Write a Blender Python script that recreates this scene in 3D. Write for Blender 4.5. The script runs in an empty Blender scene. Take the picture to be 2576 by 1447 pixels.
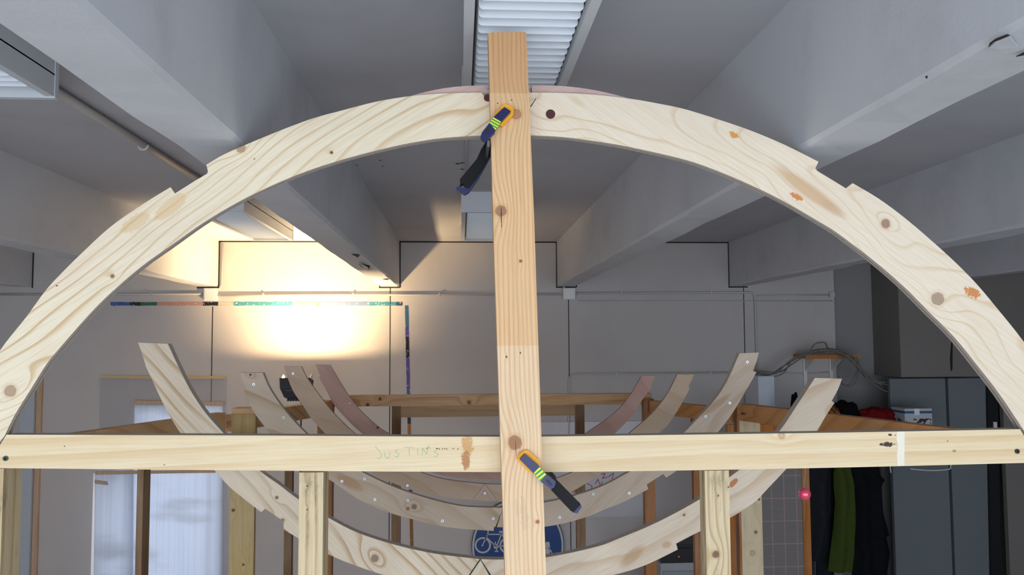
import bpy, bmesh, math, random
from mathutils import Vector, Matrix, noise
from mathutils.geometry import delaunay_2d_cdt
random.seed(7)
C = bpy.context.scene.collection
PI = math.pi
W, H, F = 2576, 1447, 2080.0
EYE = 2.6                                   # camera height (m)
D = 7.68                                    # far wall
ZC = EYE + 0.927                            # ceiling
ZB = EYE + 0.506                            # soffit of the concrete beams
PITCH = math.atan(134 / F); YAW = math.atan(131 * math.cos(PITCH) / F); ROLL = math.radians(0.3)
fw = Vector((math.sin(YAW) * math.cos(PITCH), math.cos(YAW) * math.cos(PITCH), math.sin(PITCH)))
rt0 = Vector((math.cos(YAW), -math.sin(YAW), 0)); up0 = rt0.cross(fw)
rt = (rt0 * math.cos(ROLL) - up0 * math.sin(ROLL)); up = (up0 * math.cos(ROLL) + rt0 * math.sin(ROLL))
EYEP = Vector((0, 0, EYE))

def ray(px, py):
    return fw + rt * ((px - W / 2) / F) + up * ((H / 2 - py) / F)
def V(px, py, Y):
    """point at depth Y that the photograph shows at px, py"""
    r = ray(px, py); return EYEP + r * (Y / r.y)
def X(px, Y, py=857): return V(px, py, Y).x
def Z(py, Y, px=1157): return V(px, py, Y).z

# ---------------------------------------------------------------- colours and nodes
def lin(c):
    if isinstance(c, str):
        c = [int(c[i:i + 2], 16) / 255 for i in (0, 2, 4)]
    return tuple((v / 12.92 if v <= .04045 else ((v + .055) / 1.055) ** 2.4) for v in c[:3]) + (1.0,)

class N:
    def __init__(s, name):
        s.m = bpy.data.materials.new(name); s.m.use_nodes = True
        s.t = s.m.node_tree; s.b = s.t.nodes['Principled BSDF']
    def n(s, typ, **k):
        o = s.t.nodes.new(typ)
        for a, v in k.items(): setattr(o, a, v)
        return o
    def put(s, sock, v):
        if hasattr(v, 'links') or isinstance(v, bpy.types.NodeSocket): s.t.links.new(v, sock)
        else: sock.default_value = v
    def math(s, op, a, b=None, c=None, clamp=False):
        o = s.n('ShaderNodeMath', operation=op); o.use_clamp = clamp
        s.put(o.inputs[0], a)
        if b is not None: s.put(o.inputs[1], b)
        if c is not None: s.put(o.inputs[2], c)
        return o.outputs[0]
    def pos(s):
        return s.n('ShaderNodeNewGeometry').outputs['Position']
    def mapping(s, v, loc=(0, 0, 0), rot=(0, 0, 0), sc=(1, 1, 1), typ='POINT'):
        o = s.n('ShaderNodeMapping', vector_type=typ); s.put(o.inputs[0], v)
        o.inputs['Location'].default_value = loc; o.inputs['Rotation'].default_value = rot; o.inputs['Scale'].default_value = sc
        return o.outputs[0]
    def noise(s, v, scale, detail=3, rough=.5, dist=0):
        o = s.n('ShaderNodeTexNoise'); s.put(o.inputs['Vector'], v)
        o.inputs['Scale'].default_value = scale; o.inputs['Detail'].default_value = detail
        o.inputs['Roughness'].default_value = rough; o.inputs['Distortion'].default_value = dist
        return o.outputs['Fac']
    def rng(s, v, a, b, c=0., d=1., smooth=True):
        o = s.n('ShaderNodeMapRange'); o.interpolation_type = 'SMOOTHSTEP' if smooth else 'LINEAR'
        s.put(o.inputs[0], v); o.inputs[1].default_value = a; o.inputs[2].default_value = b
        o.inputs[3].default_value = c; o.inputs[4].default_value = d
        return o.outputs[0]
    def mix(s, f, a, b, mode='MIX'):
        o = s.n('ShaderNodeMix', data_type='RGBA', blend_type=mode); o.clamp_factor = True
        s.put(o.inputs[0], f); s.put(o.inputs[6], a); s.put(o.inputs[7], b)
        return o.outputs[2]
    def bump(s, h, strength=.2, dist=.01):
        o = s.n('ShaderNodeBump'); s.put(o.inputs['Height'], h)
        o.inputs['Strength'].default_value = strength; o.inputs['Distance'].default_value = dist
        s.t.links.new(o.outputs[0], s.b.inputs['Normal'])
    def done(s, col, rough=.6, metal=0., spec=.4):
        s.put(s.b.inputs['Base Color'], col); s.put(s.b.inputs['Roughness'], rough)
        s.b.inputs['Metallic'].default_value = metal; s.b.inputs['Specular IOR Level'].default_value = spec
        return s.m

def plain(name, col, rough=.6, metal=0., var=.06, scale=30., bump=.05, spec=.4):
    n = N(name); p = n.pos(); f = n.noise(p, scale, 4, .6)
    a = lin(col); c = n.mix(f, tuple(v * (1 - var) for v in a[:3]) + (1,), tuple(min(1, v * (1 + var)) for v in a[:3]) + (1,))
    if bump: n.bump(f, bump, .004)
    return n.done(c, rough, metal, spec)

def wood(name, base='D9C59C', line='B98F5A', ang=0., freq=14., warp=1.6, su=.7, sv=3., amt=.75, knots=(), spots=(), seed=0.,
         rough=.62, sharp=.55, yk=.5, zones=(), dirt=.0):
    """sawn softwood.  ang: direction of the grain in the x-z plane (radians).
    knots: (x, z, radius, colour); spots: (x, z, rx, rz, angle, colour, strength, ragged)"""
    n = N(name); p = n.pos()
    sep = n.n('ShaderNodeSeparateXYZ'); n.put(sep.inputs[0], p)
    x, y, z = sep.outputs
    ca, sa = math.cos(ang), math.sin(ang)
    u = n.math('ADD', n.math('MULTIPLY', x, ca), n.math('MULTIPLY', z, sa))
    v = n.math('ADD', n.math('MULTIPLY', x, -sa), n.math('MULTIPLY', z, ca))
    v2 = n.math('MULTIPLY_ADD', y, yk, v)
    cb = n.n('ShaderNodeCombineXYZ')
    n.put(cb.inputs[0], n.math('MULTIPLY_ADD', u, su, seed)); n.put(cb.inputs[1], n.math('MULTIPLY', v2, sv)); n.put(cb.inputs[2], n.math('MULTIPLY_ADD', y, .8, seed * .37))
    nz = n.noise(cb.outputs[0], 1.0, 2.5, .45)
    t = n.math('ADD', n.math('MULTIPLY', v2, freq), n.math('MULTIPLY', nz, warp * freq * .32))
    kmask = []
    for (kx, kz, kr, kc) in knots:
        du = n.math('SUBTRACT', x, kx); dv = n.math('SUBTRACT', z, kz)
        uu = n.math('ADD', n.math('MULTIPLY', du, ca), n.math('MULTIPLY', dv, sa)); vv = n.math('ADD', n.math('MULTIPLY', du, -sa), n.math('MULTIPLY', dv, ca))
        d2 = n.math('ADD', n.math('MULTIPLY', n.math('MULTIPLY', uu, uu), .35), n.math('MULTIPLY', vv, vv))
        e = n.math('EXPONENT', n.math('DIVIDE', d2, -(kr * 2.6) ** 2))
        t = n.math('MULTIPLY_ADD', e, min(3.5, kr * 120), t)
        dist = n.math('SQRT', n.math('ADD', n.math('MULTIPLY', du, du), n.math('MULTIPLY', dv, dv)))
        kmask.append((dist, kr, kc))
    fr = n.math('FRACT', t)
    ln = n.rng(fr, 1 - sharp, .93); cut = n.rng(fr, .93, 1.0, 1., 0.)
    ln = n.math('MULTIPLY', ln, cut)
    pv = n.noise(n.mapping(p, sc=(1.5, 1.5, 1.5), loc=(seed, 0, seed)), 1.2, 2, .5)
    ln = n.math('MULTIPLY', ln, n.rng(pv, .3, .62, .35, 1.))
    col = n.mix(n.math('MULTIPLY', ln, amt), lin(base), lin(line))
    # broad tone and fine fibres
    fb = n.n('ShaderNodeCombineXYZ'); n.put(fb.inputs[0], n.math('MULTIPLY', u, 6.)); n.put(fb.inputs[1], n.math('MULTIPLY', v, 150.)); n.put(fb.inputs[2], n.math('MULTIPLY', y, 150.))
    fi = n.noise(fb.outputs[0], 1., 4, .65)
    col = n.mix(n.rng(fi, .35, .75, 0., .3), col, lin(line))
    bt = n.noise(n.mapping(p, loc=(seed * 2, 3, 0)), 3.2, 3, .55)
    col = n.mix(n.rng(bt, .4, .75, 0., .18), col, lin('C9B8A0'))
    for (z0, z1, zc, zs) in zones:
        m = n.math('MULTIPLY', n.rng(z, z0 - .002, z0 + .002), n.rng(z, z1 - .002, z1 + .002, 1., 0.))
        col = n.mix(n.math('MULTIPLY', m, zs), col, lin(zc), 'MULTIPLY')
    if dirt:
        dn = n.noise(n.mapping(p, sc=(5, 5, 1.2)), 5., 5, .7)
        col = n.mix(n.rng(dn, .52, .72, 0., dirt), col, lin('5A4A38'))
    for (dist, kr, kc) in kmask:
        halo = n.rng(dist, kr * 1.0, kr * 1.9, .35, 0.)
        col = n.mix(halo, col, lin(line))
        wob = n.math('MULTIPLY_ADD', n.math('SUBTRACT', n.noise(p, 90., 2, .5), .5), kr * .5, dist)
        k = n.rng(wob, kr * .78, kr * 1.02, 1., 0.)
        ringf = n.math('MULTIPLY', n.math('SINE', n.math('MULTIPLY', dist, 1400.)), .12)
        col = n.mix(n.math('MULTIPLY', k, .88), col, lin(kc))
        col = n.mix(n.math('MULTIPLY', k, n.math('ADD', ringf, .12)), col, lin('4A2F20'))
        edge = n.math('MULTIPLY', n.rng(wob, kr * .8, kr * .97), n.rng(wob, kr * .97, kr * 1.12, 1., 0.))
        col = n.mix(n.math('MULTIPLY', edge, .55), col, lin('6B4A30'))
    for (sx, sz, rx, rz, a2, sc, st, rag) in spots:
        du = n.math('SUBTRACT', x, sx); dv = n.math('SUBTRACT', z, sz); c2, s2 = math.cos(a2), math.sin(a2)
        uu = n.math('DIVIDE', n.math('ADD', n.math('MULTIPLY', du, c2), n.math('MULTIPLY', dv, s2)), rx)
        vv = n.math('DIVIDE', n.math('ADD', n.math('MULTIPLY', du, -s2), n.math('MULTIPLY', dv, c2)), rz)
        d = n.math('SQRT', n.math('ADD', n.math('MULTIPLY', uu, uu), n.math('MULTIPLY', vv, vv)))
        if rag: d = n.math('MULTIPLY_ADD', n.math('SUBTRACT', n.noise(n.mapping(p, sc=(1, 1, .8)), 110., 5, .8), .5), rag * 4.2, d)
        soft = .12 if rag else .45
        col = n.mix(n.math('MULTIPLY', n.rng(d, 1 - soft, 1 + soft * .5, 1., 0.), st), col, lin(sc))
    n.bump(n.math('ADD', fi, n.math('MULTIPLY', ln, .4)), .12, .002)
    return n.done(col, rough, 0, .35)

def ply_edge(name, cols=('D2C8BC', 'DED2C6', 'B4A89C', 'D4BEB2'), period=.009):
    n = N(name); p = n.pos(); sep = n.n('ShaderNodeSeparateXYZ'); n.put(sep.inputs[0], p)
    wob = n.noise(p, 14., 3, .6)
    t = n.math('FRACT', n.math('DIVIDE', n.math('MULTIPLY_ADD', wob, .0035, sep.outputs[1]), period * 2))
    r = n.n('ShaderNodeValToRGB'); n.put(r.inputs[0], t); r.color_ramp.interpolation = 'CONSTANT'
    e = r.color_ramp.elements; e[0].position = 0; e[0].color = lin(cols[0]); e[1].position = .3; e[1].color = lin(cols[1])
    x = e.new(.5); x.color = lin(cols[2]); x = e.new(.8); x.color = lin(cols[3])
    fz = n.noise(n.mapping(p, sc=(1, 4, 1)), 120., 5, .75)
    c = n.mix(n.rng(fz, .35, .7, 0., .55), r.outputs[0], lin('857A6E'))
    n.bump(fz, .5, .003)
    return n.done(c, .85, 0, .2)

# ---------------------------------------------------------------- mesh helpers
ORG = {}
def link(name, bm, mats, parent=None, smooth=False, loc=None):
    me = bpy.data.meshes.new(name)
    if loc is None:
        if parent is not None: loc = ORG[parent.name]
        else:
            xs = [v.co for v in bm.verts]
            loc = Vector(((min(v.x for v in xs) + max(v.x for v in xs)) / 2, (min(v.y for v in xs) + max(v.y for v in xs)) / 2, min(v.z for v in xs)))
    bmesh.ops.recalc_face_normals(bm, faces=bm.faces)
    bmesh.ops.translate(bm, verts=bm.verts, vec=-Vector(loc))
    if smooth:
        for f in bm.faces: f.smooth = True
    bm.to_mesh(me); bm.free()
    o = bpy.data.objects.new(name, me); C.objects.link(o)
    for m in (mats if isinstance(mats, (list, tuple)) else [mats]): me.materials.append(m)
    if parent is not None:
        o.parent = parent
        if (Vector(loc) - ORG[parent.name]).length > 1e-9: o.location = Vector(loc) - ORG[parent.name]
    else: o.location = loc
    ORG[o.name] = Vector(loc)
    return o
def tag(o, label, cat, group=None):
    o['label'] = label; o['category'] = cat
    if group: o['group'] = group
    return o
def thing(name, label, cat, loc, group=None):
    o = bpy.data.objects.new(name, None); C.objects.link(o); o.location = loc; o.empty_display_size = .1
    ORG[o.name] = Vector(loc); return tag(o, label, cat, group)
def struct(o):
    o['kind'] = 'structure'; return o

def box(bm, a, b, mi=0):
    x0, y0, z0 = a; x1, y1, z1 = b
    vs = [bm.verts.new((x, y, z)) for x in (x0, x1) for y in (y0, y1) for z in (z0, z1)]
    for q in ((0, 1, 3, 2), (4, 6, 7, 5), (0, 4, 5, 1), (2, 3, 7, 6), (0, 2, 6, 4), (1, 5, 7, 3)):
        f = bm.faces.new([vs[i] for i in q]); f.material_index = mi
    return vs
def B(*boxes):
    bm = bmesh.new()
    for a, b in boxes: box(bm, a, b)
    return bm
def bevel(bm, w=.003, seg=1, ang=.6):
    es = [e for e in bm.edges if len(e.link_faces) == 2 and e.calc_face_angle(0) > ang]
    bmesh.ops.bevel(bm, geom=es, offset=w, segments=seg, affect='EDGES', profile=.6, clamp_overlap=True)
    return bm
def cr(p0, p1, p2, p3, t):
    return tuple(.5 * ((2 * b) + (-a + c) * t + (2 * a - 5 * b + 4 * c - d) * t * t + (-a + 3 * b - 3 * c + d) * t ** 3)
                 for a, b, c, d in zip(p0, p1, p2, p3))
def smooth_line(pts, n=4):
    """Catmull-Rom through pts; a third element marks a sharp corner"""
    segs = [[pts[0]]]
    for p in pts[1:]:
        segs[-1].append(p)
        if len(p) > 2: segs.append([p])
    out = []
    for s in segs:
        s = [q[:2] for q in s]
        if len(s) < 2: continue
        e = [s[0]] + s + [s[-1]]
        for i in range(1, len(e) - 2):
            k = n if len(s) > 2 else 1
            for j in range(k): out.append(cr(e[i - 1], e[i], e[i + 1], e[i + 2], j / k))
    out.append(pts[-1][:2])
    return out
def loft_prism(bm, front, y0, y1, mf=0, me=1):
    """front: world (x, z) outline; a plate from depth y0 to y1"""
    a = [bm.verts.new((x, y0, z)) for x, z in front]; b = [bm.verts.new((x, y1, z)) for x, z in front]
    n = len(a)
    r = delaunay_2d_cdt([Vector(p) for p in front], [], [list(range(n))], 1, 1e-7)
    for tri in r[2]:
        try: ids = [r[3][k][0] for k in tri]
        except IndexError: continue
        for ring_, q in ((a, ids), (b, ids[::-1])):
            if len(set(q)) == len(q):
                f = bm.faces.new([ring_[k] for k in q]); f.material_index = mf
    for i in range(n):
        f = bm.faces.new((a[i], b[i], b[(i + 1) % n], a[(i + 1) % n])); f.material_index = me
    return bm
def pxo(pts, Y): return [(V(p[0], p[1], Y).x, V(p[0], p[1], Y).z) for p in pts]
def plate(pts, Y, th, bm=None, bev=0, mf=0, me=1):
    own = bm is None
    if own: bm = bmesh.new()
    loft_prism(bm, pxo(pts, Y), Y, Y + th, mf, me)
    if bev: bevel(bm, bev)
    return bm
def tube(bm, pts, r, seg=8, mi=0, cap=True):
    pts = [Vector(p) for p in pts]; rings = []; prev = None
    for i, p in enumerate(pts):
        t = (pts[min(i + 1, len(pts) - 1)] - pts[max(i - 1, 0)]).normalized()
        if prev is None:
            a = t.cross(Vector((0, 0, 1)));
            if a.length < .1: a = t.cross(Vector((1, 0, 0)))
        else: a = prev - t * prev.dot(t)
        a.normalize(); b = t.cross(a); prev = a
        rr = r[i] if isinstance(r, (list, tuple)) else r
        rings.append([bm.verts.new(p + a * rr * math.cos(2 * PI * k / seg) + b * rr * math.sin(2 * PI * k / seg)) for k in range(seg)])
    for i in range(len(rings) - 1):
        for k in range(seg):
            f = bm.faces.new((rings[i][k], rings[i][(k + 1) % seg], rings[i + 1][(k + 1) % seg], rings[i + 1][k])); f.material_index = mi; f.smooth = True
    if cap:
        bm.faces.new(rings[0][::-1]).material_index = mi; bm.faces.new(rings[-1]).material_index = mi
    return bm
def curve3(pts, n=6):
    e = [pts[0]] + list(pts) + [pts[-1]]; out = []
    for i in range(1, len(e) - 2):
        for j in range(n): out.append(cr(e[i - 1], e[i], e[i + 1], e[i + 2], j / n))
    out.append(tuple(pts[-1])); return out
def disc(bm, c, r, th, axis='y', seg=20, mi=0):
    """short cylinder whose front is at c and that runs th away from the camera"""
    c = Vector(c)
    rot = Matrix.Rotation(PI / 2, 4, 'X') if axis == 'y' else Matrix.Identity(4)
    off = Vector((0, th / 2, 0)) if axis == 'y' else Vector((0, 0, th / 2))
    g = bmesh.ops.create_cone(bm, cap_ends=True, segments=seg, radius1=r, radius2=r, depth=abs(th), matrix=Matrix.Translation(c + off) @ rot)
    for f in {f for v in g['verts'] for f in v.link_faces}: f.material_index = mi
    return bm
def beam_between(a, b, w, h, bm=None):
    """timber of width w and height h whose top centre line runs a -> b"""
    bm = bm or bmesh.new(); a = Vector(a); b = Vector(b)
    d = (b - a); s = Vector((d.y, -d.x, 0)).normalized() * w / 2; dn = Vector((0, 0, -h))
    A = [a - s, a + s, a + s + dn, a - s + dn]; Bq = [b - s, b + s, b + s + dn, b - s + dn]
    va = [bm.verts.new(p) for p in A]; vb = [bm.verts.new(p) for p in Bq]
    bm.faces.new(va); bm.faces.new(vb[::-1])
    for i in range(4): bm.faces.new((va[i], vb[i], vb[(i + 1) % 4], va[(i + 1) % 4]))
    return bevel(bm, .003)

# ---------------------------------------------------------------- materials
def plaster(name, col, scale=2.2, rough=.85, stain='8E8A86', amt=.18):
    n = N(name); p = n.pos()
    a = n.noise(p, scale, 5, .6); b = n.noise(p, 60., 5, .65)
    c = n.mix(n.rng(a, .45, .75, 0., amt), lin(col), lin(stain))
    n.bump(n.math('MULTIPLY_ADD', b, .6, a), .16, .006)
    return n.done(c, rough, 0, .25)
M_ceil = plaster('white_painted_concrete', 'B9B9BD')
M_beam = plaster('white_painted_beam', 'CACCD0', 3.0, .6)
M_wall = plaster('white_painted_wall', 'C0BAB7', 1.2)
M_wallr = plaster('grey_painted_wall', '8F8D8C', 1.2)
M_duct = plaster('greige_boxing', '7E7974', 1.5)
M_blue = plaster('blue_grey_door_paint', '70777A', 1.3, .5)
M_floor = plaster('concrete_floor', 'B8B4AE', 1.5, .7, '8B8680', .5)
M_joint = plain('dark_joint', '2A2826', .9, bump=0)
M_conduit = plain('painted_conduit', 'BDB8B4', .55)
M_white = plain('white_plastic', 'DEDDDB', .45, bump=0)
M_louv = plain('white_enamel', 'E4E8EC', .38, var=.02, bump=0)
M_fix = plain('white_lamp_housing', 'CDD0D3', .42, var=.03, bump=0)
M_black = plain('black_rubber', '0A0A0C', .6, bump=.1, spec=.25)
M_dark = plain('black_painted_metal', '17181C', .5, bump=0)
M_navy = plain('navy_plastic', '151A50', .38, bump=0)
M_yell = plain('yellow_rubber', 'F0A818', .5, bump=0)
M_steel = plain('galvanised_steel', '6A6D70', .4, .8, bump=0)
M_steelw = plain('bright_screw', 'CBD3DA', .3, .6, bump=0)
M_bolt = plain('dark_red_plug', '4A2022', .55)
M_edge = ply_edge('plywood_edge')
M_edge2 = ply_edge('pink_plywood_edge', ('BE9E92', 'AE8A80', 'C6AC9E', '9E7C70'))
M_orange = wood('stained_pine', 'B9722E', '8A4E1C', PI / 2, 22, 1.2, .5, 3, .6)

# ---------------------------------------------------------------- the room
XL, XR, YR = -4.7, 5.3, -2.3
bx0 = -0.561; BS = 1.643; BW = .177
struct(link('floor', B(((XL - .2, YR - .2, -.15), (XR + .2, D + .4, 0))), M_floor))
struct(link('ceiling', B(((XL - .2, YR - .2, ZC), (XR + .2, D + .4, ZC + .15))), M_ceil))
struct(link('wall_left', B(((XL - .2, YR - .2, 0), (XL, D + .4, ZC))), M_wall))
struct(link('wall_right', B(((XR, YR - .2, 0), (XR + .2, D + .4, ZC))), M_duct))
xp = X(2100, D, 800)
oa, ob, oc = X(232, D, 1300), X(338, D, 1100), X(557, D, 1200); ot1, ot2 = Z(1190, D, 300), Z(1024, D, 400)
wf = struct(link('wall_far', B(((XL, D, 0), (oa, D + .3, ZC)), ((oa, D, ot1), (ob, D + .3, ZC)), ((ob, D, ot2), (oc, D + .3, ZC)), ((oc, D, 0), (xp, D + .3, ZC)), ((xp, D + .1, 0), (XR, D + .3, ZC))), M_wall))
link('grey_wall_face', B(((xp, D + .09, 0), (XR, D + .1, ZC))), M_wallr, wf)
# the window wall behind the camera
wy = YR; ws = [(-4.3, -1.7), (-1.3, 1.3), (1.7, 4.6)]; wz0, wz1 = .35, 3.15
bm = bmesh.new(); box(bm, (XL, wy - .2, 0), (XR, wy, wz0)); box(bm, (XL, wy - .2, wz1), (XR, wy, ZC))
px_ = XL
for a, b in ws: box(bm, (px_, wy - .2, wz0), (a, wy, wz1)); px_ = b
box(bm, (px_, wy - .2, wz0), (XR, wy, wz1))
struct(link('wall_rear', bm, M_wall))
gl = N('window_glass'); gl.b.inputs['Transmission Weight'].default_value = 1; gl.done((1, 1, 1, 1), .02)
for i, (a, b) in enumerate(ws):
    bm = bmesh.new(); t = .05
    box(bm, (a, wy - .14, wz0), (b, wy - .06, wz0 + t)); box(bm, (a, wy - .14, wz1 - t), (b, wy - .06, wz1))
    for xx in (a, (a + b) / 2 - t / 2, b - t): box(bm, (xx, wy - .14, wz0 + t), (xx + t, wy - .06, wz1 - t))
    struct(link('window_%d' % (i + 1), bm, M_white))

# the downstand beams, each running away from the camera to the far wall
def wobble_beam(x0, x1, y0, y1, z0, z1):
    bm = bmesh.new(); n = 60; rows = []
    for i in range(n + 1):
        y = y0 + (y1 - y0) * i / n
        j = lambda s: noise.noise(Vector((x0 * 3 + s, y * 2.6, 0))) * .006 + noise.noise(Vector((x0 * 3 + s, y * 9, 4))) * .0025
        rows.append([bm.verts.new(c) for c in ((x0, y, z1), (x0 + j(1), y, z0 + .012), (x0 + .012, y, z0 + j(2)), (x1 - .012, y, z0 + j(3)), (x1 + j(4), y, z0 + .012), (x1, y, z1))])
    for i in range(n):
        for k in range(5): bm.faces.new((rows[i][k], rows[i][k + 1], rows[i + 1][k + 1], rows[i + 1][k]))
        bm.faces.new((rows[i][5], rows[i][0], rows[i + 1][0], rows[i + 1][5]))
    bm.faces.new(rows[0]); bm.faces.new(rows[-1][::-1])
    return bm
beams = []
for k in range(-2, 4):
    x1 = bx0 + BS * k; ye = 7.28 if k == 3 else D
    o = struct(link('ceiling_beam', wobble_beam(x1 - BW, x1, YR, ye, ZB, ZC), M_beam)); beams.append(o)
# black gaps where the wall panels meet the beams
bm = bmesh.new(); g = .011
for k in range(-2, 2):
    xa = bx0 + BS * k; xb = xa + BS - BW
    box(bm, (xa, D - .004, ZC - g), (xb, D + .001, ZC)); box(bm, (xa, D - .004, ZB - .01), (xa + g, D + .001, ZC))
    if k != -2: box(bm, (xb - g * .7, D - .004, ZB - .01), (xb, D + .001, ZC))
    box(bm, (xb - .01, D - .004, ZB - .014), (xb + BW, D + .001, ZB - .003))
for px0, y0, y1 in ((534, 770, 1447), (981, 722, 765), (981, 768, 1447), (1431, 755, 1447), (1873, 720, 1447), (127, 718, 738)):
    xx = X(px0, D, 850); box(bm, (xx - .0035, D - .003, max(0.02, Z(y1, D))), (xx + .0035, D + .001, Z(y0, D)))
link('panel_joint', bm, M_joint, wf)
# painted-over edge of an old mural: a broken band of colours on the wall
nn = N('old_mural_band'); p = nn.pos(); sep = nn.n('ShaderNodeSeparateXYZ'); nn.put(sep.inputs[0], p)
r = nn.n('ShaderNodeValToRGB'); nn.put(r.inputs[0], nn.rng(sep.outputs[0], X(280, D), X(1030, D), 0, 1, False)); r.color_ramp.interpolation = 'CONSTANT'
e = r.color_ramp.elements
stops = [(0, '3B5C9A'), (.055, '1C2426'), (.09, '2F6B4C'), (.145, 'C08D7E'), (.30, '1A1C20'), (.35, 'B7B09C'), (.40, '3F8390'), (.53, '4A93A0'), (.60, 'C09A98'), (.68, 'C9973A'), (.69, 'A583A0'), (.78, '6A7FA0'), (.86, '3D7D92'), (.95, '274A68')]
e[0].color = lin(stops[0][1]); e[1].position = stops[1][0]; e[1].color = lin(stops[1][1])
for a, c in stops[2:]:
    q = e.new(a); q.color = lin(c)
fl = nn.noise(p, 55, 3, .6); c = nn.mix(nn.rng(fl, .62, .66, 0, .9), r.outputs[0], lin('D2CDCA')); M_mur = nn.done(c, .7)
nn = N('old_mural_edge'); p = nn.pos(); sep = nn.n('ShaderNodeSeparateXYZ'); nn.put(sep.inputs[0], p)
r = nn.n('ShaderNodeValToRGB'); nn.put(r.inputs[0], nn.rng(sep.outputs[2], Z(770, D), Z(1400, D), 0, 1, False)); r.color_ramp.interpolation = 'CONSTANT'
e = r.color_ramp.elements; e[0].color = lin('2E5F80'); e[1].position = .08; e[1].color = lin('4A4288')
for a, c in ((.125, '16181E'), (.205, '5A4F96'), (.33, '3F6196'), (.43, '30384E'), (.47, '9A6C38'), (.72, '2B4A84'), (.74, '8A5F2E')):
    q = e.new(a); q.color = lin(c)
c = nn.mix(nn.rng(nn.noise(p, 45, 3, .6), .63, .66, 0, .9), r.outputs[0], lin('D2CDCA')); M_mur2 = nn.done(c, .7)
bm = bmesh.new(); top = []; bot = []
for i in range(61):
    px0 = 278 + (1012 - 278) * i / 60
    top.append((px0, 760 + 1.6 * noise.noise(Vector((i * .9, 0, 0))))); bot.append((px0, 769 + 1.6 * noise.noise(Vector((i * .7, 5, 0)))))
plate(top + bot[::-1], D - .003, .004, bm)
link('mural_band', bm, [M_mur, M_mur], wf)
left = []; right = []
for i in range(41):
    py0 = 769 + (1378 - 769) * i / 40; sh = (py0 - 769) * .022
    left.append((1018.5 + sh + 1.0 * noise.noise(Vector((i * .9, 9, 0))), py0)); right.append((1027 + sh + 1.2 * noise.noise(Vector((i * .8, 15, 0))), py0))
bm = plate(left + right[::-1], D - .003, .004)
link('mural_strip', bm, [M_mur2, M_mur2], wf)

# boxed-in service shaft, doors and dark frame on the right
YD = 7.28
sx0 = X(2262, YD, 800)
sh_ = struct(link('trim_1', bevel(B(((sx0, YD, Z(948, YD, 2400)), (XR, D + .1, ZC))), .006), M_duct)); sh_['label'] = 'boxed-in duct shaft above the blue-grey doors'
bm = plate([(2394, 850), (2397, 856), (2396, 930), (2392, 935), (2390, 900)], YD - .003, .004)
link('dark_split', bm, [plain('split_board', '2A1612'), plain('split_board_edge', '2A1612')], sh_)
zt = Z(951, YD, 2400)
def door_leaf(nm, pa, pb, lab):
    a, b = X(pa, YD + .05, 1100), X(pb, YD + .05, 1100)
    bm = bmesh.new(); box(bm, (a, YD + .03, .01), (b, YD + .07, zt - .005)); bevel(bm, .004)
    o = struct(link(nm, bm, M_blue)); o['label'] = lab; return o
door_leaf('door_1', 2240, 2380, 'wide blue-grey door leaf left of the dark gap')
door_leaf('door_2', 2387, 2484, 'narrow blue-grey door leaf beside the black frame')
bm = bmesh.new(); box(bm, (X(2380, YD + .05), YD + .045, .01), (X(2387, YD + .05), YD + .08, zt)); struct(link('trim_2', bm, M_joint))
bm = plate([(2484, 955), (2510, 955), (2521, 1600), (2521, 2000), (2498, 2000), (2494, 1447)], YD, .05); struct(link('trim_3', bm, [M_dark, M_dark]))
bm = plate([(2500, 1062), (2508, 1062), (2509, 1082), (2501, 1082)], YD - .012, .012); link('white_catch', bm, [M_white] * 2, bpy.data.objects['trim_3'])
bm = B(((X(2516, YD), YD, .01), (XR, YD + .05, zt))); struct(link('wall_side_panel', bm, M_duct)).name = 'trim_4'
# left edge: grey metal jamb and a strip of raw wood
M_jamb = plain('grey_metal_jamb', 'B3BAC2', .5); M_raww = wood('raw_batten', 'C2A58C', 'A88468', PI / 2, 30, 1, .5, 3, .4)
zt2 = Z(880, D)
struct(link('trim_5', bevel(B(((X(57, D - .05), D - .06, 0), (X(92, D - .05), D, zt2))), .008), M_jamb))
struct(link('trim_6', bevel(B(((X(96, D - .03), D - .03, 0), (X(109, D - .03), D, zt2))), .003), M_raww))

# ---------------------------------------------------------------- wall conduits and junction boxes
def conduit(name, pts, r, label, group=None, mat=None, n=6, off=.018, wy_=D):
    bm = bmesh.new(); P = [V(a, b, wy_ - off) for a, b in pts]
    Q = []
    for i, q in enumerate(P):       # round the bends
        if 0 < i < len(P) - 1:
            a = (P[i - 1] - q); b = (P[i + 1] - q); rr = min(.06, a.length * .4, b.length * .4)
            a = q + a.normalized() * rr; b = q + b.normalized() * rr
            for t in (0, .25, .5, .75, 1): Q.append((a * (1 - t) + q * t) * (1 - t) + (q * (1 - t) + b * t) * t)
        else: Q.append(q)
    tube(bm, Q, r, 8)
    for i in range(len(P) - 1):     # saddles
        L = (P[i + 1] - P[i]).length; k = int(L / .7)
        for j in range(k):
            c = P[i].lerp(P[i + 1], (j + .5) / k)
            box(bm, (c.x - .008, c.y - r * 1.2, c.z - r - .004), (c.x + .008, wy_, c.z + r + .004))
    return tag(link(name, bm, mat or M_conduit, smooth=False), label, 'conduit', group)
conduit('conduit', [(0, 741), (509, 740)], .010, 'white conduit along the far wall left of the warm-lit junction box')
conduit('conduit', [(549, 743), (1000, 742), (1414, 740)], .010, 'white conduit along the far wall between the two junction boxes')
conduit('conduit', [(1450, 738), (1899, 736), (1905, 944)], .010, 'white conduit running right from the right junction box then bending down')
conduit('conduit', [(1430, 1170), (1432, 941), (1903, 937)], .008, 'thin lower conduit that rises beside the post and runs right at mid wall')
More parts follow.
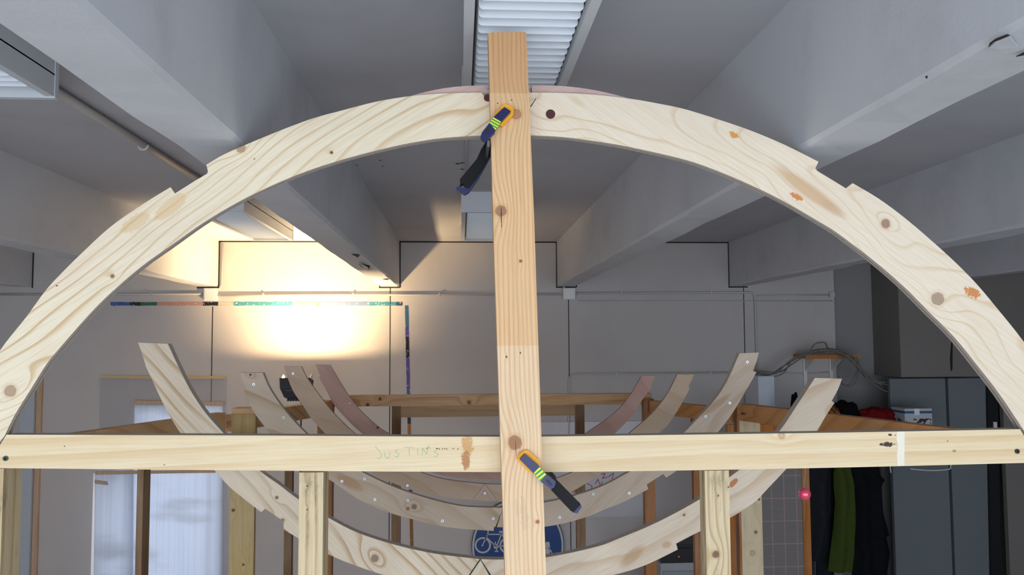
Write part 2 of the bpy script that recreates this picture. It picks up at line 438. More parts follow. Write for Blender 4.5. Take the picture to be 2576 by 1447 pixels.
conduit('conduit', [(1422, 725), (1406, 712), (1405, 612)], .007, 'short conduit dropping beside the right beam into the right junction box')
conduit('conduit', [(545, 730), (558, 722), (560, 612)], .007, 'short conduit dropping beside the lit beam into the left junction box')
conduit('conduit', [(1455, 757), (2095, 757)], .004, 'thin cable stapled below the upper conduit on the right', off=.006)
conduit('conduit', [(1905, 744), (2086, 742)], .006, 'short conduit ending in a bracket near the wall corner', off=.01)
conduit('conduit', [(1912, 938), (2030, 940), (2094, 936)], .006, 'thin conduit passing behind the shelf brackets', off=.01)
for (pa, pb, qa, qb, lab) in ((513, 545, 725, 757, 'square white junction box in the warm light under the left beam'), (1417, 1447, 725, 753, 'square white junction box under the right beam end')):
    bm = bmesh.new(); a = V(pa, qa, D - .05); b = V(pb, qb, D - .05); box(bm, (a.x, D - .05, b.z), (b.x, D, a.z)); bevel(bm, .005, 2)
    t = link('junction_box', bm, M_white); tag(t, lab, 'junction box')
    bm = bmesh.new(); box(bm, (a.x + .008, D - .053, b.z + .008), (b.x - .008, D - .0495, a.z - .008)); link('lid', bm, M_white, t)
bm = bmesh.new(); a = V(2084, 735, D); b = V(2097, 748, D); box(bm, (a.x, D - .03, b.z), (b.x, D, a.z)); tag(link('wall_bracket', bm, M_conduit), 'small grey bracket at the end of a conduit by the wall corner', 'bracket')
conduit('conduit', [(2247, 718), (2257, 716), (2263, 945)], .008, 'dim vertical conduit beside the boxed-in shaft', off=.014, wy_=D + .09)

# ---------------------------------------------------------------- ceiling light fittings with louvres (switched off)
def fitting(x0, y0, L, label):
    w = .325; zb = EYE + .80
    t = thing('ceiling_light', label, 'ceiling light', (x0 + w / 2, y0 + L / 2, zb), 'louvred fluorescent fittings')
    sw = .026
    bm = bmesh.new()
    for a in (x0, x0 + w - sw):
        box(bm, (a, y0, zb), (a + sw, y0 + L, zb + .075))
    box(bm, (x0, y0, zb + .07), (x0 + w, y0 + L, ZC))
    bevel(bm, .004); link('housing', bm, M_fix, t)
    for yy in (y0 - .004, y0 + L - .02):
        bm = B(((x0 - .003, yy, zb - .004), (x0 + w + .003, yy + .024, ZC - .002))); bevel(bm, .012, 3); link('end_cap', bm, M_fix, t)
    bm = bmesh.new(); n = int((L - .06) / .052)
    a, b = x0 + sw + .010, x0 + w - sw - .006; rr = .012
    for i in range(n):
        y = y0 + .035 + i * .052
        o = [(a, zb + .055)] + [(a + rr - rr * math.cos(q), zb + .004 + rr - rr * math.sin(q)) for q in (0, .4, .8, 1.2, PI / 2)]
        o += [(b - rr + rr * math.sin(q), zb + .004 + rr - rr * math.cos(q)) for q in (0, .4, .8, 1.2, PI / 2)] + [(b, zb + .055)]
        loft_prism(bm, o, y, y + .0015, 0, 0)
    link('louvre', bm, M_louv, t)
    bm = bmesh.new(); box(bm, (a - .009, y0 + .03, zb + .03), (a - .004, y0 + L - .03, zb + .06)); box(bm, (b + .004, y0 + .03, zb + .03), (b + .007, y0 + L - .03, zb + .06)); link('side_slot', bm, M_dark, t)
    bm = bmesh.new(); tube(bm, [(x0 + w / 2, y0 + .06, zb + .062), (x0 + w / 2, y0 + L - .06, zb + .062)], .007, 10); link('tube_lamp', bm, M_white, t)
    return t
fitting(.010, 1.25, 1.5, 'louvred strip light directly behind the top of the central post')
fitting(.010, 5.09, 1.5, 'strip light on the ceiling half hidden by the central post near the far wall')
fitting(-1.642, 1.25, 1.5, 'louvred strip light at the top left edge of the photo')
fitting(-1.642, 5.09, 1.5, 'strip light catching warm glow beside the lit beam near the far wall')
bm = bmesh.new(); tube(bm, [(-1.45, 2.76, ZC - .022), (-1.45, 5.08, ZC - .022)], .017, 12)
o = tag(link('conduit', bm, plain('grey_conduit', 'A8A098', .4)), 'grey ceiling pipe joining the two left strip lights', 'conduit')
bm = bmesh.new()
y = 3.84
for k in range(13):
    a = PI * k / 12; pass
tube(bm, [(-1.45 + .022 * math.cos(PI + PI * k / 10), y, ZC - .022 + .022 * math.sin(PI + PI * k / 10)) for k in range(11)], .006, 6)
link('pipe_clip', bm, M_conduit, o)
bm = bmesh.new(); tube(bm, [(.03, 2.76, ZC - .012), (.03, 5.08, ZC - .012)], .004, 8)
tag(link('ceiling_cable', bm, M_conduit), 'thin white cable on the ceiling joining the two central strip lights', 'cable')

# ---------------------------------------------------------------- peeling paint on the beams
M_flake = plain('paint_flake', 'C6C8CC', .6); M_crack = plain('bare_patch', '2E2622', .9)
def flake(bm_parent, pts, zoff, mat, drop=0.0):
    """small curled flake just under a soffit; pts are photo points on the soffit plane"""
    bm = bmesh.new(); vs = []
    for i, (a, b) in enumerate(pts):
        r = ray(a, b); q = EYEP + r * ((ZB - zoff - EYE) / r.z)
        vs.append(bm.verts.new(q - Vector((0, 0, drop * .15 * (i % 2)))))
    f = bm.faces.new(vs); ex = bmesh.ops.extrude_face_region(bm, geom=[f])
    bmesh.ops.translate(bm, verts=[v for v in ex['geom'] if isinstance(v, bmesh.types.BMVert)], vec=(0, 0, .0015))
    bmesh.ops.triangulate(bm, faces=[f for f in bm.faces if len(f.verts) > 4])
    link('paint_flake', bm, mat, bm_parent)
bR, bL = beams[3], beams[2]
flake(bR, [(2487, 119), (2500, 106), (2540, 90), (2534, 88), (2505, 99), (2490, 110)], .006, M_crack)
flake(bR, [(2488, 120), (2510, 124), (2560, 118), (2541, 92), (2505, 107)], .0065, M_flake, .004)
flake(bR, [(2556, 143), (2576, 133), (2590, 128), (2577, 139)], .006, M_crack)
flake(bR, [(2327, 194), (2334, 192), (2332, 199)], .006, M_crack)
flake(bL, [(884, 640), (905, 643), (900, 648)], .006, M_crack)
flake(bL, [(903, 665), (931, 670), (925, 680), (912, 674)], .006, M_crack)
flake(bL, [(960, 703), (978, 702), (976, 705)], .006, M_crack)
flake(bL, [(902, 661), (925, 672), (928, 684), (917, 678)], .012, M_flake, .004)
bm = bmesh.new()
for a, b, s in ((1152, 412, 6), (1163, 410, 5), (1162, 426, 5), (957, 404, 3), (963, 418, 3), (898, 416, 3)):
    r = ray(a, b); q = EYEP + r * ((ZC - .001 - EYE) / r.z)
    vs = [bm.verts.new(q + Vector((s * .0016 * math.cos(k) * 1.5, s * .003 * math.sin(k), 0)) * (1 + .5 * math.sin(k * 3 + a))) for k in [i * 2 * PI / 7 for i in range(7)]]
    bm.faces.new(vs)
link('chipped_paint', bm, plain('bare_brown_patch', '5A3A38', .9), bpy.data.objects['ceiling'])

# ---------------------------------------------------------------- the half-round frame in front
YA = 2.1
outL = [(-110, 1090), (-60, 985), (0, 882), (65, 799), (114, 732), (160, 682), (213, 630), (274, 574), (343, 525), (386, 497), (429, 471, 1), (440, 487, 1), (467, 470), (489, 456), (521, 437, 1), (523, 431, 1), (519, 415, 1),
        (557, 392), (600, 372), (664, 345), (729, 319), (793, 296), (860, 278), (946, 256), (1031, 242), (1117, 235), (1211, 233, 1), (1231, 258, 1), (1240, 262)]
inL = [(1240, 341), (1211, 341), (1117, 347), (1031, 360), (946, 379), (860, 402), (771, 431), (686, 466), (600, 508), (514, 559), (433, 616), (357, 670), (281, 735), (224, 792), (144, 883), (114, 921), (76, 982), (38, 1043), (12, 1096, 1), (-8, 1125), (-40, 1181)]
outR = [(1290, 233), (1338, 233), (1417, 234), (1503, 239), (1589, 249), (1653, 260), (1720, 274), (1802, 299), (1887, 328), (1973, 364), (2059, 407, 1), (2051, 424, 1), (2056, 430, 1), (2128, 474, 1), (2145, 461, 1), (2209, 499), (2273, 546), (2337, 600), (2401, 658), (2458, 716), (2515, 784), (2561, 841), (2600, 895), (2650, 975), (2700, 1075)]
inR = [(2625, 1165), (2574, 1081, 1), (2515, 993), (2458, 919), (2401, 849), (2336, 784), (2268, 716), (2192, 651), (2145, 615), (2097, 580), (2059, 557), (1973, 507), (1887, 465), (1802, 429), (1720, 401), (1589, 371), (1503, 356), (1417, 345), (1342, 341), (1290, 341)]
def kn(lst, Y): return [(V(a, b, Y).x, V(a, b, Y).z, r * Y / F, c) for a, b, r, c in lst]
def sp(lst, Y): return [(V(a, b, Y).x, V(a, b, Y).z, rx * Y / F, rz * Y / F, an, c, s, rg) for a, b, rx, rz, an, c, s, rg in lst]
M_archL = wood('plywood_left_arch', 'E3D5BA', 'BC9660', math.radians(33), 30, 1.6, .9, 2.4, .8, sharp=.32, seed=3.1, knots=kn([(26, 984, 13, 'B49478'), (606, 373, 11, 'B48C70'), (283, 695, 5, '8A5A3A'), (834, 384, 4, '4A2C20'), (640, 400, 2, 'B99068')], YA),
              spots=sp([(200, 655, 120, 30, .8, 'D8BCA6', .25, 0), (430, 520, 50, 18, .7, 'CFA872', .5, .3), (340, 560, 40, 18, .6, 'CBA56E', .45, .4), (143, 719, 3, 2, 0, '2A1C18', .9, 0)], YA))
M_archR = wood('plywood_right_arch', 'E4D5BE', 'C8A474', math.radians(-35), 19, 3.2, 1.5, 2.8, .65, sharp=.28, seed=8.7, knots=kn([(2228, 563, 12, '9C7C66'), (2359, 752, 16, 'A89078')], YA),
              spots=sp([(1847, 340, 14, 7, -.5, 'D08A34', .9, .8), (2003, 495, 16, 8, -.55, 'C8762C', .9, .8), (2447, 736, 22, 13, -.35, 'C67A30', .9, .9), (2035, 480, 115, 20, -.62, 'C29A6C', .7, 0), (2094, 525, 40, 14, -.6, 'BE9C7C', .4, 0)], YA))
M_pink = wood('pink_plywood', 'C9ACA2', 'B08A80', .5, 12, 1.4, .8, 2, .35, seed=5)
ax, az = V(1288, 1180, YA).x, V(1288, 1180, YA).z
arch = thing('half_round_frame', 'large pale plywood half-round frame spanning the photo, with a straight tie board', 'frame', (ax, YA + .03, az))
TF = .016
SL = smooth_line(outL) + smooth_line(inL)
SR = smooth_line(outR) + smooth_line(inR)
link('arch_panel', plate(SL, YA, TF), [M_archL, M_edge], arch)
link('arch_panel', plate(SR, YA, TF), [M_archR, M_edge], arch)
# second layer, standing a little proud along the crown
def grow(lst, cx0, cx1, lift):
    out = []
    for a, b in lst:
        k = 0
        if b < 300 and cx0 < a < cx1: k = lift * math.sin(PI / 2 * min(1, (a - cx0) / 180)) if cx0 < 1200 else lift * math.sin(PI / 2 * min(1, (cx1 - a) / 220))
        out.append((a, b - k))
    return out
bl = [(a, b) for a, b in smooth_line([(-110, 1090), (-60, 985), (0, 882), (65, 799), (114, 732), (160, 682), (213, 630), (274, 574), (343, 525), (440, 489), (521, 439), (557, 394), (600, 374), (664, 347), (729, 321), (793, 298), (860, 280), (946, 258), (1031, 244), (1117, 237), (1225, 235)])]
bl = grow(bl, 1020, 1240, 20)
br = grow(smooth_line([(1337, 235), (1417, 236), (1503, 241), (1589, 251), (1653, 262), (1720, 276), (1802, 301), (1887, 330), (1973, 366), (2050, 428), (2130, 476), (2209, 501), (2273, 548), (2337, 602), (2401, 660), (2458, 718), (2515, 786), (2561, 843), (2600, 897), (2650, 977), (2700, 1075)]), 1300, 1600, 20)
link('backing_layer', plate(bl + smooth_line([(1225, 344), (1211, 344)] + inL[2:]), YA + TF + .0004, .030), [M_pink, M_edge], arch)
link('backing_layer', plate(br + smooth_line(inR[:-2] + [(1342, 343), (1337, 343)]), YA + TF + .0004, .030), [M_pink, M_edge], arch)
# tie board
tt = [(16, 1094), (640, 1096), (1260, 1099), (1640, 1095), (2140, 1088), (2566, 1080)]
tb = [(2628, 1165), (2576, 1165), (2140, 1176), (1640, 1185), (1260, 1188), (640, 1184), (0, 1178), (-36, 1177)]
M_tie = wood('pine_tie_board', 'DFCBA6', 'C39A60', math.radians(1.5), 24, 1.4, .22, 2.2, .42, seed=1.4, sharp=.8,
             knots=kn([(1966, 1096, 8, 'CDAE84')], YA),
             spots=sp([(1176, 1118, 14, 26, .15, 'C08A48', .75, .7), (1172, 1158, 11, 22, 0, 'A86A34', .85, .6), (2232, 1118, 17, 6, 0, '2A1418', .95, .8), (2239, 1094, 5, 3, 0, '2A1418', .95, .3), (2400, 1135, 6, 3, 0, '7A4A2C', .6, .8)], YA))
tie = link('tie_board', plate(smooth_line(tt) + smooth_line(tb), YA, .045), [M_tie, plain('grey_sawn_edge', 'B4AA9A', .85)], arch)
for a, b, c in ((13, 1154, '2C4A44'), (2560, 1136, '2A2C30')):
    bm = bmesh.new(); q = V(a, b, YA - .003); disc(bm, q, .0062, .004); disc(bm, q - Vector((0, .0006, 0)), .003, .002, mi=1); link('screw', bm, [plain('screw_' + c, c, .5), M_black], arch)
for a, b, r_ in ((1385, 287, 12), (1226, 246, 9)):
    bm = bmesh.new(); disc(bm, V(a, b, YA - .002), r_ * YA / F, .006, seg=28); link('plug', bm, M_bolt, arch)
# joint lines of the right panel
link('joint_line', plate([(1334, 268), (1348, 247), (1349, 248), (1336, 269)], YA - .0008, .001), [M_joint] * 2, arch)
link('masking_tape', plate([(2257, 1086), (2276, 1085.6), (2275, 1171.5), (2258, 1171.8), (2256, 1145), (2259, 1120), (2255, 1105)], YA - .0008, .001), [plain('pale_masking_tape', 'E4DCC8', .7)] * 2, arch)
# drilled pin holes
bm = bmesh.new()
for a, b in ((1074, 1128), (1098, 1129), (1101, 1129), (1105, 1130), (1113, 1130), (1119, 1129), (1124, 1130), (1152, 1130), (2253, 1095), (2384, 1110), (1140, 1129), (413, 1170), (162, 1123)):
    disc(bm, V(a, b, YA - .0006), .0013, .001, seg=8)
link('pin_hole', bm, M_crack, arch)['kind'] = 'stuff'
# faint green pencil capitals on the tie board
def stroke_text(letters, Y, w, mat, parent, name):
    bm = bmesh.new()
    for pl in letters:
        for (a, b), (c, d) in zip(pl[:-1], pl[1:]):
            p, q = V(a, b, Y), V(c, d, Y); t = (q - p); n_ = Vector((-t.z, 0, t.x)).normalized() * w / 2
            vs = [bm.verts.new(v) for v in (p - n_, q - n_, q + n_, p + n_)]
            try: bm.faces.new(vs)
            except ValueError: pass
    return link(name, bm, mat, parent)
G = [[(944, 1124), (955, 1136), (960, 1148), (955, 1155), (947, 1152)], [(967, 1138), (969, 1150), (976, 1154), (981, 1148), (980, 1137)], [(1002, 1130), (994, 1136), (1004, 1143), (1001, 1150), (993, 1149)],
     [(1016, 1126), (1042, 1127)], [(1029, 1127), (1030, 1147)], [(1050, 1128), (1052, 1145)], [(1062, 1146), (1063, 1128), (1073, 1143), (1078, 1122), (1082, 1130)], [(1100, 1133), (1092, 1137), (1102, 1143), (1099, 1149), (1090, 1148)]]
stroke_text(G, YA - .0006, .0012, plain('pale_green_pencil', '9DB894', .8, bump=0), arch, 'pencil_writing')

# ---------------------------------------------------------------- the clamped upright
YP = 2.05
def post_x(py): return 1228 + (py - 82) * .0330, 1324 + (py - 80) * .0375
l1, r1 = post_x(3490)
op = [(1228, 84), (1236, 81), (1318, 80), (1324, 83), (1343, 530), (r1 - 4, 3490), (l1, 3490), (1242, 600)]
fz = lambda py: V(1290, py, YP).z
M_post = wood('pine_upright', 'E2C49C', 'BE8450', math.radians(91.6), 85, .16, 1.2, 5.0, .55, seed=2.2, sharp=.6,
              knots=kn([(1298, 287, 13, 'B48258'), (1260, 531, 14, '9C7054'), (1310, 657, 4, '8A4E30'), (1295, 1114, 17, 'A06E48'), (1352, 1313, 5, 'A05A3C'), (1274, 898, 2.5, '3A2418'), (1309, 888, 2, '3A2418')], YP),
              zones=[(fz(235), 9, 'E8C8A4', .75), (fz(870), fz(235), 'F6E2C4', .6)],
              spots=sp([(1261, 548, 1.2, 28, 0, '1E120E', .95, .4), (1298, 1132, .8, 26, .05, '3A2418', .8, .4), (1318, 1290, 9, 45, .1, 'B29A80', .3, .9), (1300, 1275, 5, 25, .1, 'B29A80', .3, .9), (1252, 260, 2, 2, 0, '1E120E', .9, 0), (1287, 252, 2, 2, 0, '1E120E', .9, 0)], YP))
op_ = pxo(op, YP); op_ = [(x, z if z > .2 else .001) for x, z in op_]
bm = loft_prism(bmesh.new(), op_, YP, YP + .0495); bevel(bm, .0025, 2)
upright = tag(link('timber_upright', bm, [M_post, M_post]), 'tall orange-toned pine upright clamped to the middle of the half-round frame', 'post')

# ---------------------------------------------------------------- clamps
M_stripe = None
nn = N('yellow_green_stripes'); 
def stripes(name, a, b, n_):
    """stripes across the axis a -> b (world points)"""
    k = N(name); p = k.pos(); ax_ = (b - a); L = ax_.length; ax_.normalize()
    d = k.n('ShaderNodeVectorMath', operation='DOT_PRODUCT'); k.put(d.inputs[0], p); d.inputs[1].default_value = ax_
    t = k.math('DIVIDE', k.math('SUBTRACT', d.outputs['Value'], a.dot(ax_)), L / n_)
    f = k.math('GREATER_THAN', k.math('FRACT', t), .52)
    return k.done(k.mix(f, lin('D8D62C'), lin('1F8A50')), .45)
bpy.data.materials.remove(nn.m)
def clamp(label, pad, jaw, band, arm, grip, tip, dark, barpx, yf, yb, ax):
    q = V(*ax[0], yf)
    t = thing('bar_clamp', label, 'clamp', V(*tip[-1], yb), None)
    link('jaw_pad', plate(pad, yf - .012, .0115, bev=.002), [M_yell] * 2, t)
    link('jaw', plate(jaw, yf - .030, .0185, bev=.0012), [M_navy] * 2, t)
    ms = stripes('clamp_stripes', V(*ax[0], yf - .03), V(*ax[1], yf - .03), 3)
    link('striped_band', plate(band, yf - .0312, .0192), [ms, ms], t)
    a = link('jaw_arm', plate(arm, yf - .030, .022, bev=.0015), [M_navy] * 2, t)
    link('oval_inlay', plate(dark, yf - .0312, .002), [M_dark] * 2, a)
    link('grip', plate(grip, yb, .030, bev=.0025), [M_black] * 2, t)
    link('trigger', plate(tip, yb + .004, .022, bev=.002), [M_navy] * 2, t)
    bm = bmesh.new(); c = V(*barpx, yf); box(bm, (c.x - .003, yf - .02, c.z - .008), (c.x + .003, yb + .03, c.z + .008)); link('bar', bm, M_steel, t)
    return t
clamp('upper bar clamp with yellow pad gripping the post near the arch crown',
      [(1263, 265), (1271, 262), (1281, 264), (1290, 271), (1293, 281), (1290, 291), (1263, 319), (1259, 316), (1243, 295), (1246, 284)],
      [(1269, 269), (1285, 280), (1260, 307), (1242, 294)],
      [(1242, 294.5), (1260, 306), (1255, 317), (1246, 327), (1231, 308)],
      [(1232, 308), (1246, 326), (1245, 332), (1222, 355), (1212, 350), (1209, 343), (1212, 334)],
      [(1222, 357), (1236, 345), (1240, 372), (1222, 413), (1200, 448), (1178, 475), (1169, 470), (1165, 461), (1157, 466), (1157, 451), (1200, 399), (1210, 376)],
      [(1239, 384), (1222, 416), (1203, 450), (1180, 483), (1169, 489), (1149, 479), (1148, 471), (1154, 468), (1166, 474), (1172, 462), (1200, 440), (1230, 388)],
      [(1221, 326), (1227, 321), (1232, 325), (1231, 332), (1223, 336), (1219, 332)], (1228, 366), YP, 2.165, [(1238, 294), (1228, 312)])
c2 = clamp('lower bar clamp holding the post to the tie board at its middle',
      [(1303, 1148), (1309, 1140), (1321, 1133), (1330, 1135), (1358, 1160), (1359, 1166), (1342, 1187), (1336, 1190), (1328, 1186), (1301, 1157)],
      [(1321, 1143), (1357, 1174), (1344, 1193), (1308, 1157)],
      [(1357, 1175), (1374, 1194), (1360, 1212), (1343, 1190)],
      [(1374, 1194.5), (1398, 1213), (1397, 1220), (1387, 1232), (1360, 1212)],
      [(1371, 1187), (1388, 1188), (1398, 1199), (1400, 1208), (1461, 1270), (1443, 1289), (1436, 1286), (1387, 1234)],
      [(1459, 1266), (1464, 1276), (1452, 1292), (1441, 1290), (1436, 1280), (1452, 1272)],
      [(1374, 1208), (1380, 1207), (1387, 1216), (1390, 1224), (1384, 1222), (1376, 1215)], (1388, 1215), YP, 2.165, [(1352, 1180), (1370, 1203)])

# ---------------------------------------------------------------- the four curved ribs
def screws(lst, Y, parent, r=.0055):
    for a, b in lst:
        bm = bmesh.new(); q = V(a, b, Y - .003); disc(bm, q, r, .004, seg=14); disc(bm, q - Vector((0, .0005, 0)), r * .4, .001, seg=8, mi=1); link('screw', bm, [M_steelw, M_dark], parent)
def rib(Y, outer, inner, split, mats, th, label, scr, sub):
    """outer / inner: left tip -> right tip; split: (index in outer, index in inner)"""
    so, si = split
    bl_ = thing('curved_rib', label, 'rib', (V(outer[so][0], outer[so][1], Y).x, Y + th / 2, V(outer[so][0], outer[so][1], Y).z), 'upward-curving hull ribs')
    L = smooth_line(outer[:so + 1]) + smooth_line(inner[:si + 1][::-1])
    R = smooth_line(outer[so:]) + smooth_line(inner[si:][::-1])
    link('rib_half', plate(L, Y, th), [mats[0], mats[2]], bl_); link('rib_half', plate(R, Y, th), [mats[1], mats[2]], bl_)
    screws(scr, Y, bl_, sub); return bl_
dg = math.radians
YRA, YRB, YRC, YRD = 3.0, 3.7, 4.3, 4.8
A_o = [(347, 862), (355, 883), (366, 918, 1), (363, 914, 1), (380, 950), (403, 1000), (429, 1050), (456, 1092), (495, 1140), (540, 1184), (577, 1225), (611, 1253), (657, 1289, 1), (667, 1280, 1), (711, 1310, 1), (714, 1316, 1), (713, 1332, 1), (750, 1354), (826, 1395), (886, 1420), (963, 1446), (1050, 1465), (1150, 1477), (1210, 1480, 1),
       (1300, 1478), (1400, 1468), (1463, 1459), (1546, 1446), (1624, 1422), (1705, 1383, 1), (1701, 1368, 1), (1759, 1338), (1835, 1304), (1895, 1266), (1932, 1229), (1979, 1179), (2020, 1135), (2056, 1083), (2078, 1046), (2099, 1014, 1), (2092, 1009, 1), (2108, 980), (2118, 953)]
A_i = [(422, 865), (448, 921), (479, 982), (517, 1039), (562, 1090), (610, 1144), (657, 1188), (701, 1219), (750, 1256), (826, 1303), (901, 1341), (994, 1371), (1093, 1393), (1207, 1407, 1), (1270, 1408), (1377, 1402), (1500, 1376), (1562, 1353), (1654, 1314), (1761, 1256), (1835, 1201), (1900, 1150), (1960, 1086), (2005, 1020), (2050, 951)]
M_A1 = wood('rib_plywood_striped', 'D6C6AE', 'A98458', dg(-47), 20, 1.3, .8, 2, .75, sharp=.45, seed=11, knots=kn([(696, 1252, 4, '7A5A44'), (943, 1405, 9, '8C7460'), (711, 1309, 4, '8C6A50')], YRA))
M_A2 = wood('rib_plywood_plain', 'D6C6B0', 'B48C60', dg(28), 9, 2.6, 1.2, 2.4, .5, seed=14, knots=kn([(1721, 1296, 3, '6A4A34')], YRA), spots=sp([(1845, 1215, 15, 7, .8, 'B06A38', .9, .3), (1590, 1400, 40, 16, .7, 'B08A60', .6, 0), (1677, 1371, 14, 9, .3, 'B9926A', .7, 0)], YRA))
ribA = rib(YRA, A_o, A_i, (23, 13), (M_A1, M_A2, M_edge), .040, 'nearest and widest curved plywood rib with bold striped grain on its left tip', [], .006)
# wedge key in the bottom joint
bm = plate([(1208, 1410), (1235, 1452), (1250, 1476), (1172, 1474), (1182, 1444)], YRA - .0022, .003); link('wedge_key', bm, [wood('wedge_wood', 'D8CAB0', 'C0A078', 1.2, 9, 1, seed=5)] * 2, ribA)
bm = plate([(1208, 1406), (1178, 1450), (1150, 1492), (1153, 1492), (1182, 1449), (1209, 1409), (1232, 1450), (1250, 1485), (1254, 1484), (1236, 1449)], YRA - .0032, .001)
link('joint_line', bm, [M_joint] * 2, ribA)
B_o = [(604, 938), (610, 955), (620, 976, 1), (613, 982, 1), (625, 1010), (642, 1042), (667, 1075), (685, 1097), (745, 1155), (827, 1206), (864, 1231), (901, 1256), (979, 1290), (1040, 1307), (1093, 1321), (1154, 1330), (1242, 1336, 1), (1243, 1326, 1),
       (1269, 1327), (1374, 1325), (1463, 1305), (1525, 1280), (1562, 1266), (1631, 1231, 1), (1627, 1219, 1), (1668, 1193, 1), (1676, 1202, 1), (1704, 1183), (1760, 1140), (1809, 1084), (1843, 1039), (1873, 989), (1903, 937, 1), (1894, 933, 1), (1903, 910), (1909, 887)]
B_i = [(661, 938), (679, 979), (719, 1036), (771, 1092), (840, 1150), (911, 1188), (982, 1222), (1037, 1242), (1087, 1257), (1140, 1270), (1185, 1276), (1266, 1278, 1), (1374, 1264), (1457, 1244), (1525, 1219), (1587, 1185), (1660, 1145), (1721, 1088), (1744, 1065), (1797, 1008), (1831, 955), (1860, 889)]
M_B1 = wood('rib_plywood_grey', 'CBB8A2', 'A07E54', dg(-30), 11, 1.8, 1.0, 2.2, .6, seed=21, knots=kn([(630, 943, 3, '2A1E1A'), (1042, 1275, 6, '8A705C'), (1026, 1280, 4, '9A6E48')], YRB), spots=sp([(880, 1215, 40, 13, -.5, 'AD8050', .55, 0)], YRB))
M_B2 = wood('rib_plywood_grey_right', 'CDBBA8', 'A68258', dg(40), 8, 2.2, 1.0, 2.2, .5, seed=25, spots=sp([(1800, 1020, 50, 10, .6, 'A67C54', .5, 0)], YRB))
rib(YRB, B_o, B_i, (16, 11), (M_B1, M_B2, M_edge), .036, 'second curved rib from the front, its right tip the highest of all', [(638, 967), (713, 1051), (860, 1211), (917, 1205), (943, 1257), (1026, 1259), (1113, 1311), (1241, 1305), (1836, 1014), (1880, 911), (1775, 1048), (1583, 1241), (1493, 1243), (1408, 1302)], .006)
C_o = [(714, 921), (724, 952), (739, 987), (761, 1019), (784, 1054), (819, 1092), (870, 1145), (925, 1184), (982, 1213), (1046, 1236), (1124, 1252), (1220, 1261, 1), (1300, 1262), (1374, 1256), (1432, 1240), (1476, 1215), (1511, 1193), (1600, 1138), (1657, 1089), (1680, 1069), (1710, 1024), (1735, 978, 1), (1732, 972, 1), (1747, 942)]
C_i = [(758, 922), (771, 949), (799, 989), (834, 1034), (889, 1088), (960, 1140), (1053, 1186), (1124, 1207), (1220, 1218, 1), (1300, 1219), (1370, 1212), (1450, 1184), (1530, 1138), (1584, 1090), (1638, 1043), (1678, 993), (1704, 942)]
M_C = wood('rib_plywood_sand', 'C6AC94', 'A28560', dg(-25), 7, 1.8, 1.0, 2.2, .4, seed=31)
ribC = rib(YRC, C_o, C_i, (11, 8), (M_C, M_C, M_edge2), .022, 'third curved rib from the front, in front of the work lamp', [(1220, 1241), (1025, 1222), (737, 940)], .006)
bm = plate([(1220, 1219), (1250, 1260), (1240, 1260), (1220, 1231), (1200, 1258), (1190, 1258)], YRC - .006, .005); link('gusset', bm, [M_pink, M_pink], ribC)
D_o = [(793, 917), (806, 946, 1), (802, 949, 1), (819, 979), (841, 1019), (873, 1056), (911, 1091), (990, 1148), (1083, 1187), (1139, 1201), (1215, 1206, 1), (1263, 1206), (1330, 1202), (1400, 1187), (1480, 1145), (1550, 1088), (1592, 1043), (1615, 1008), (1640, 973, 1), (1637, 970, 1), (1648, 946)]
D_i = [(830, 918), (851, 954), (878, 997), (908, 1034), (948, 1071), (980, 1092), (1080, 1140), (1160, 1160), (1215, 1165, 1), (1300, 1163), (1400, 1138), (1478, 1088), (1546, 1039), (1584, 997), (1614, 945)]
M_D = wood('rib_plywood_pink', 'C49E90', 'A27A6C', dg(-45), 7, 1.2, .8, 2, .35, seed=41, knots=kn([(950, 1076, 3, '3A2420')], YRD))
rib(YRD, D_o, D_i, (10, 8), (M_D, M_D, M_edge2), .020, 'pinkish farthest curved rib, just in front of the back rail', [(880, 1015)], .004)

# ---------------------------------------------------------------- timber support frame under the ribs
ZR = EYE - .331
sf = thing('timber_support_frame', 'boat-shaped timber stand of rails and posts surrounding the curved ribs', 'frame', (.15, 3.6, 0))
M_rail = wood('rail_pine', 'CDA272', '9C6C3E', 0, 16, 1.2, .4, 2, .55, seed=51, knots=kn([(957, 1003, 4, '5A3320'), (926, 1018, 4, '5A3320'), (1180, 1012, 5, '8A5634')], 5.0))
M_old = wood('old_greenish_post', 'B39A66', '8A6A3C', PI / 2, 20, 1.2, .4, 2, .5, seed=55, dirt=.35, knots=kn([(587, 1284, 4, '4A3424'), (612, 1421, 3, '6A3420')], 4.0))
M_front = wood('weathered_front_post', 'CFBC96', '9C7A48', PI / 2, 46, .6, .4, 2, .7, seed=57, dirt=.55, knots=kn([(781, 1215, 2, '2A2018'), (781, 1273, 2, '4A3018'), (1787, 1383, 9, '6E4A3A'), (1793, 1239, 2, '2A3428'), (1818, 1218, 2, '2A3428')], 2.2))
M_dpost = wood('dark_brown_post', '7A5C3C', '54391F', PI / 2, 24, 1, .4, 2, .5, seed=59, dirt=.3)
M_opost = wood('orange_brown_post', '9A6436', '6E421E', PI / 2, 20, 1, .4, 2, .5, seed=61)
M_pale = wood('pale_board', 'C8B694', 'A48C64', PI / 2, 14, 1, .4, 2, .45, seed=63, knots=kn([(1892, 1391, 6, 'B8A484'), (1908, 1256, 3, '5A4A38'), (1900, 1338, 4, '5A4A38')], 4.27), dirt=.2)
def post(pa, pb, ytop, Y, dep, mat, pz=1200, topz=None, name='post'):
    a, b = X(pa, Y, pz), X(pb, Y, pz); zt_ = topz if topz is not None else Z(ytop, Y, (pa + pb) / 2)
    bm = bmesh.new(); box(bm, (a, Y, 0), (b, Y + dep, zt_)); bevel(bm, .003)
    return link(name, bm, mat, sf)
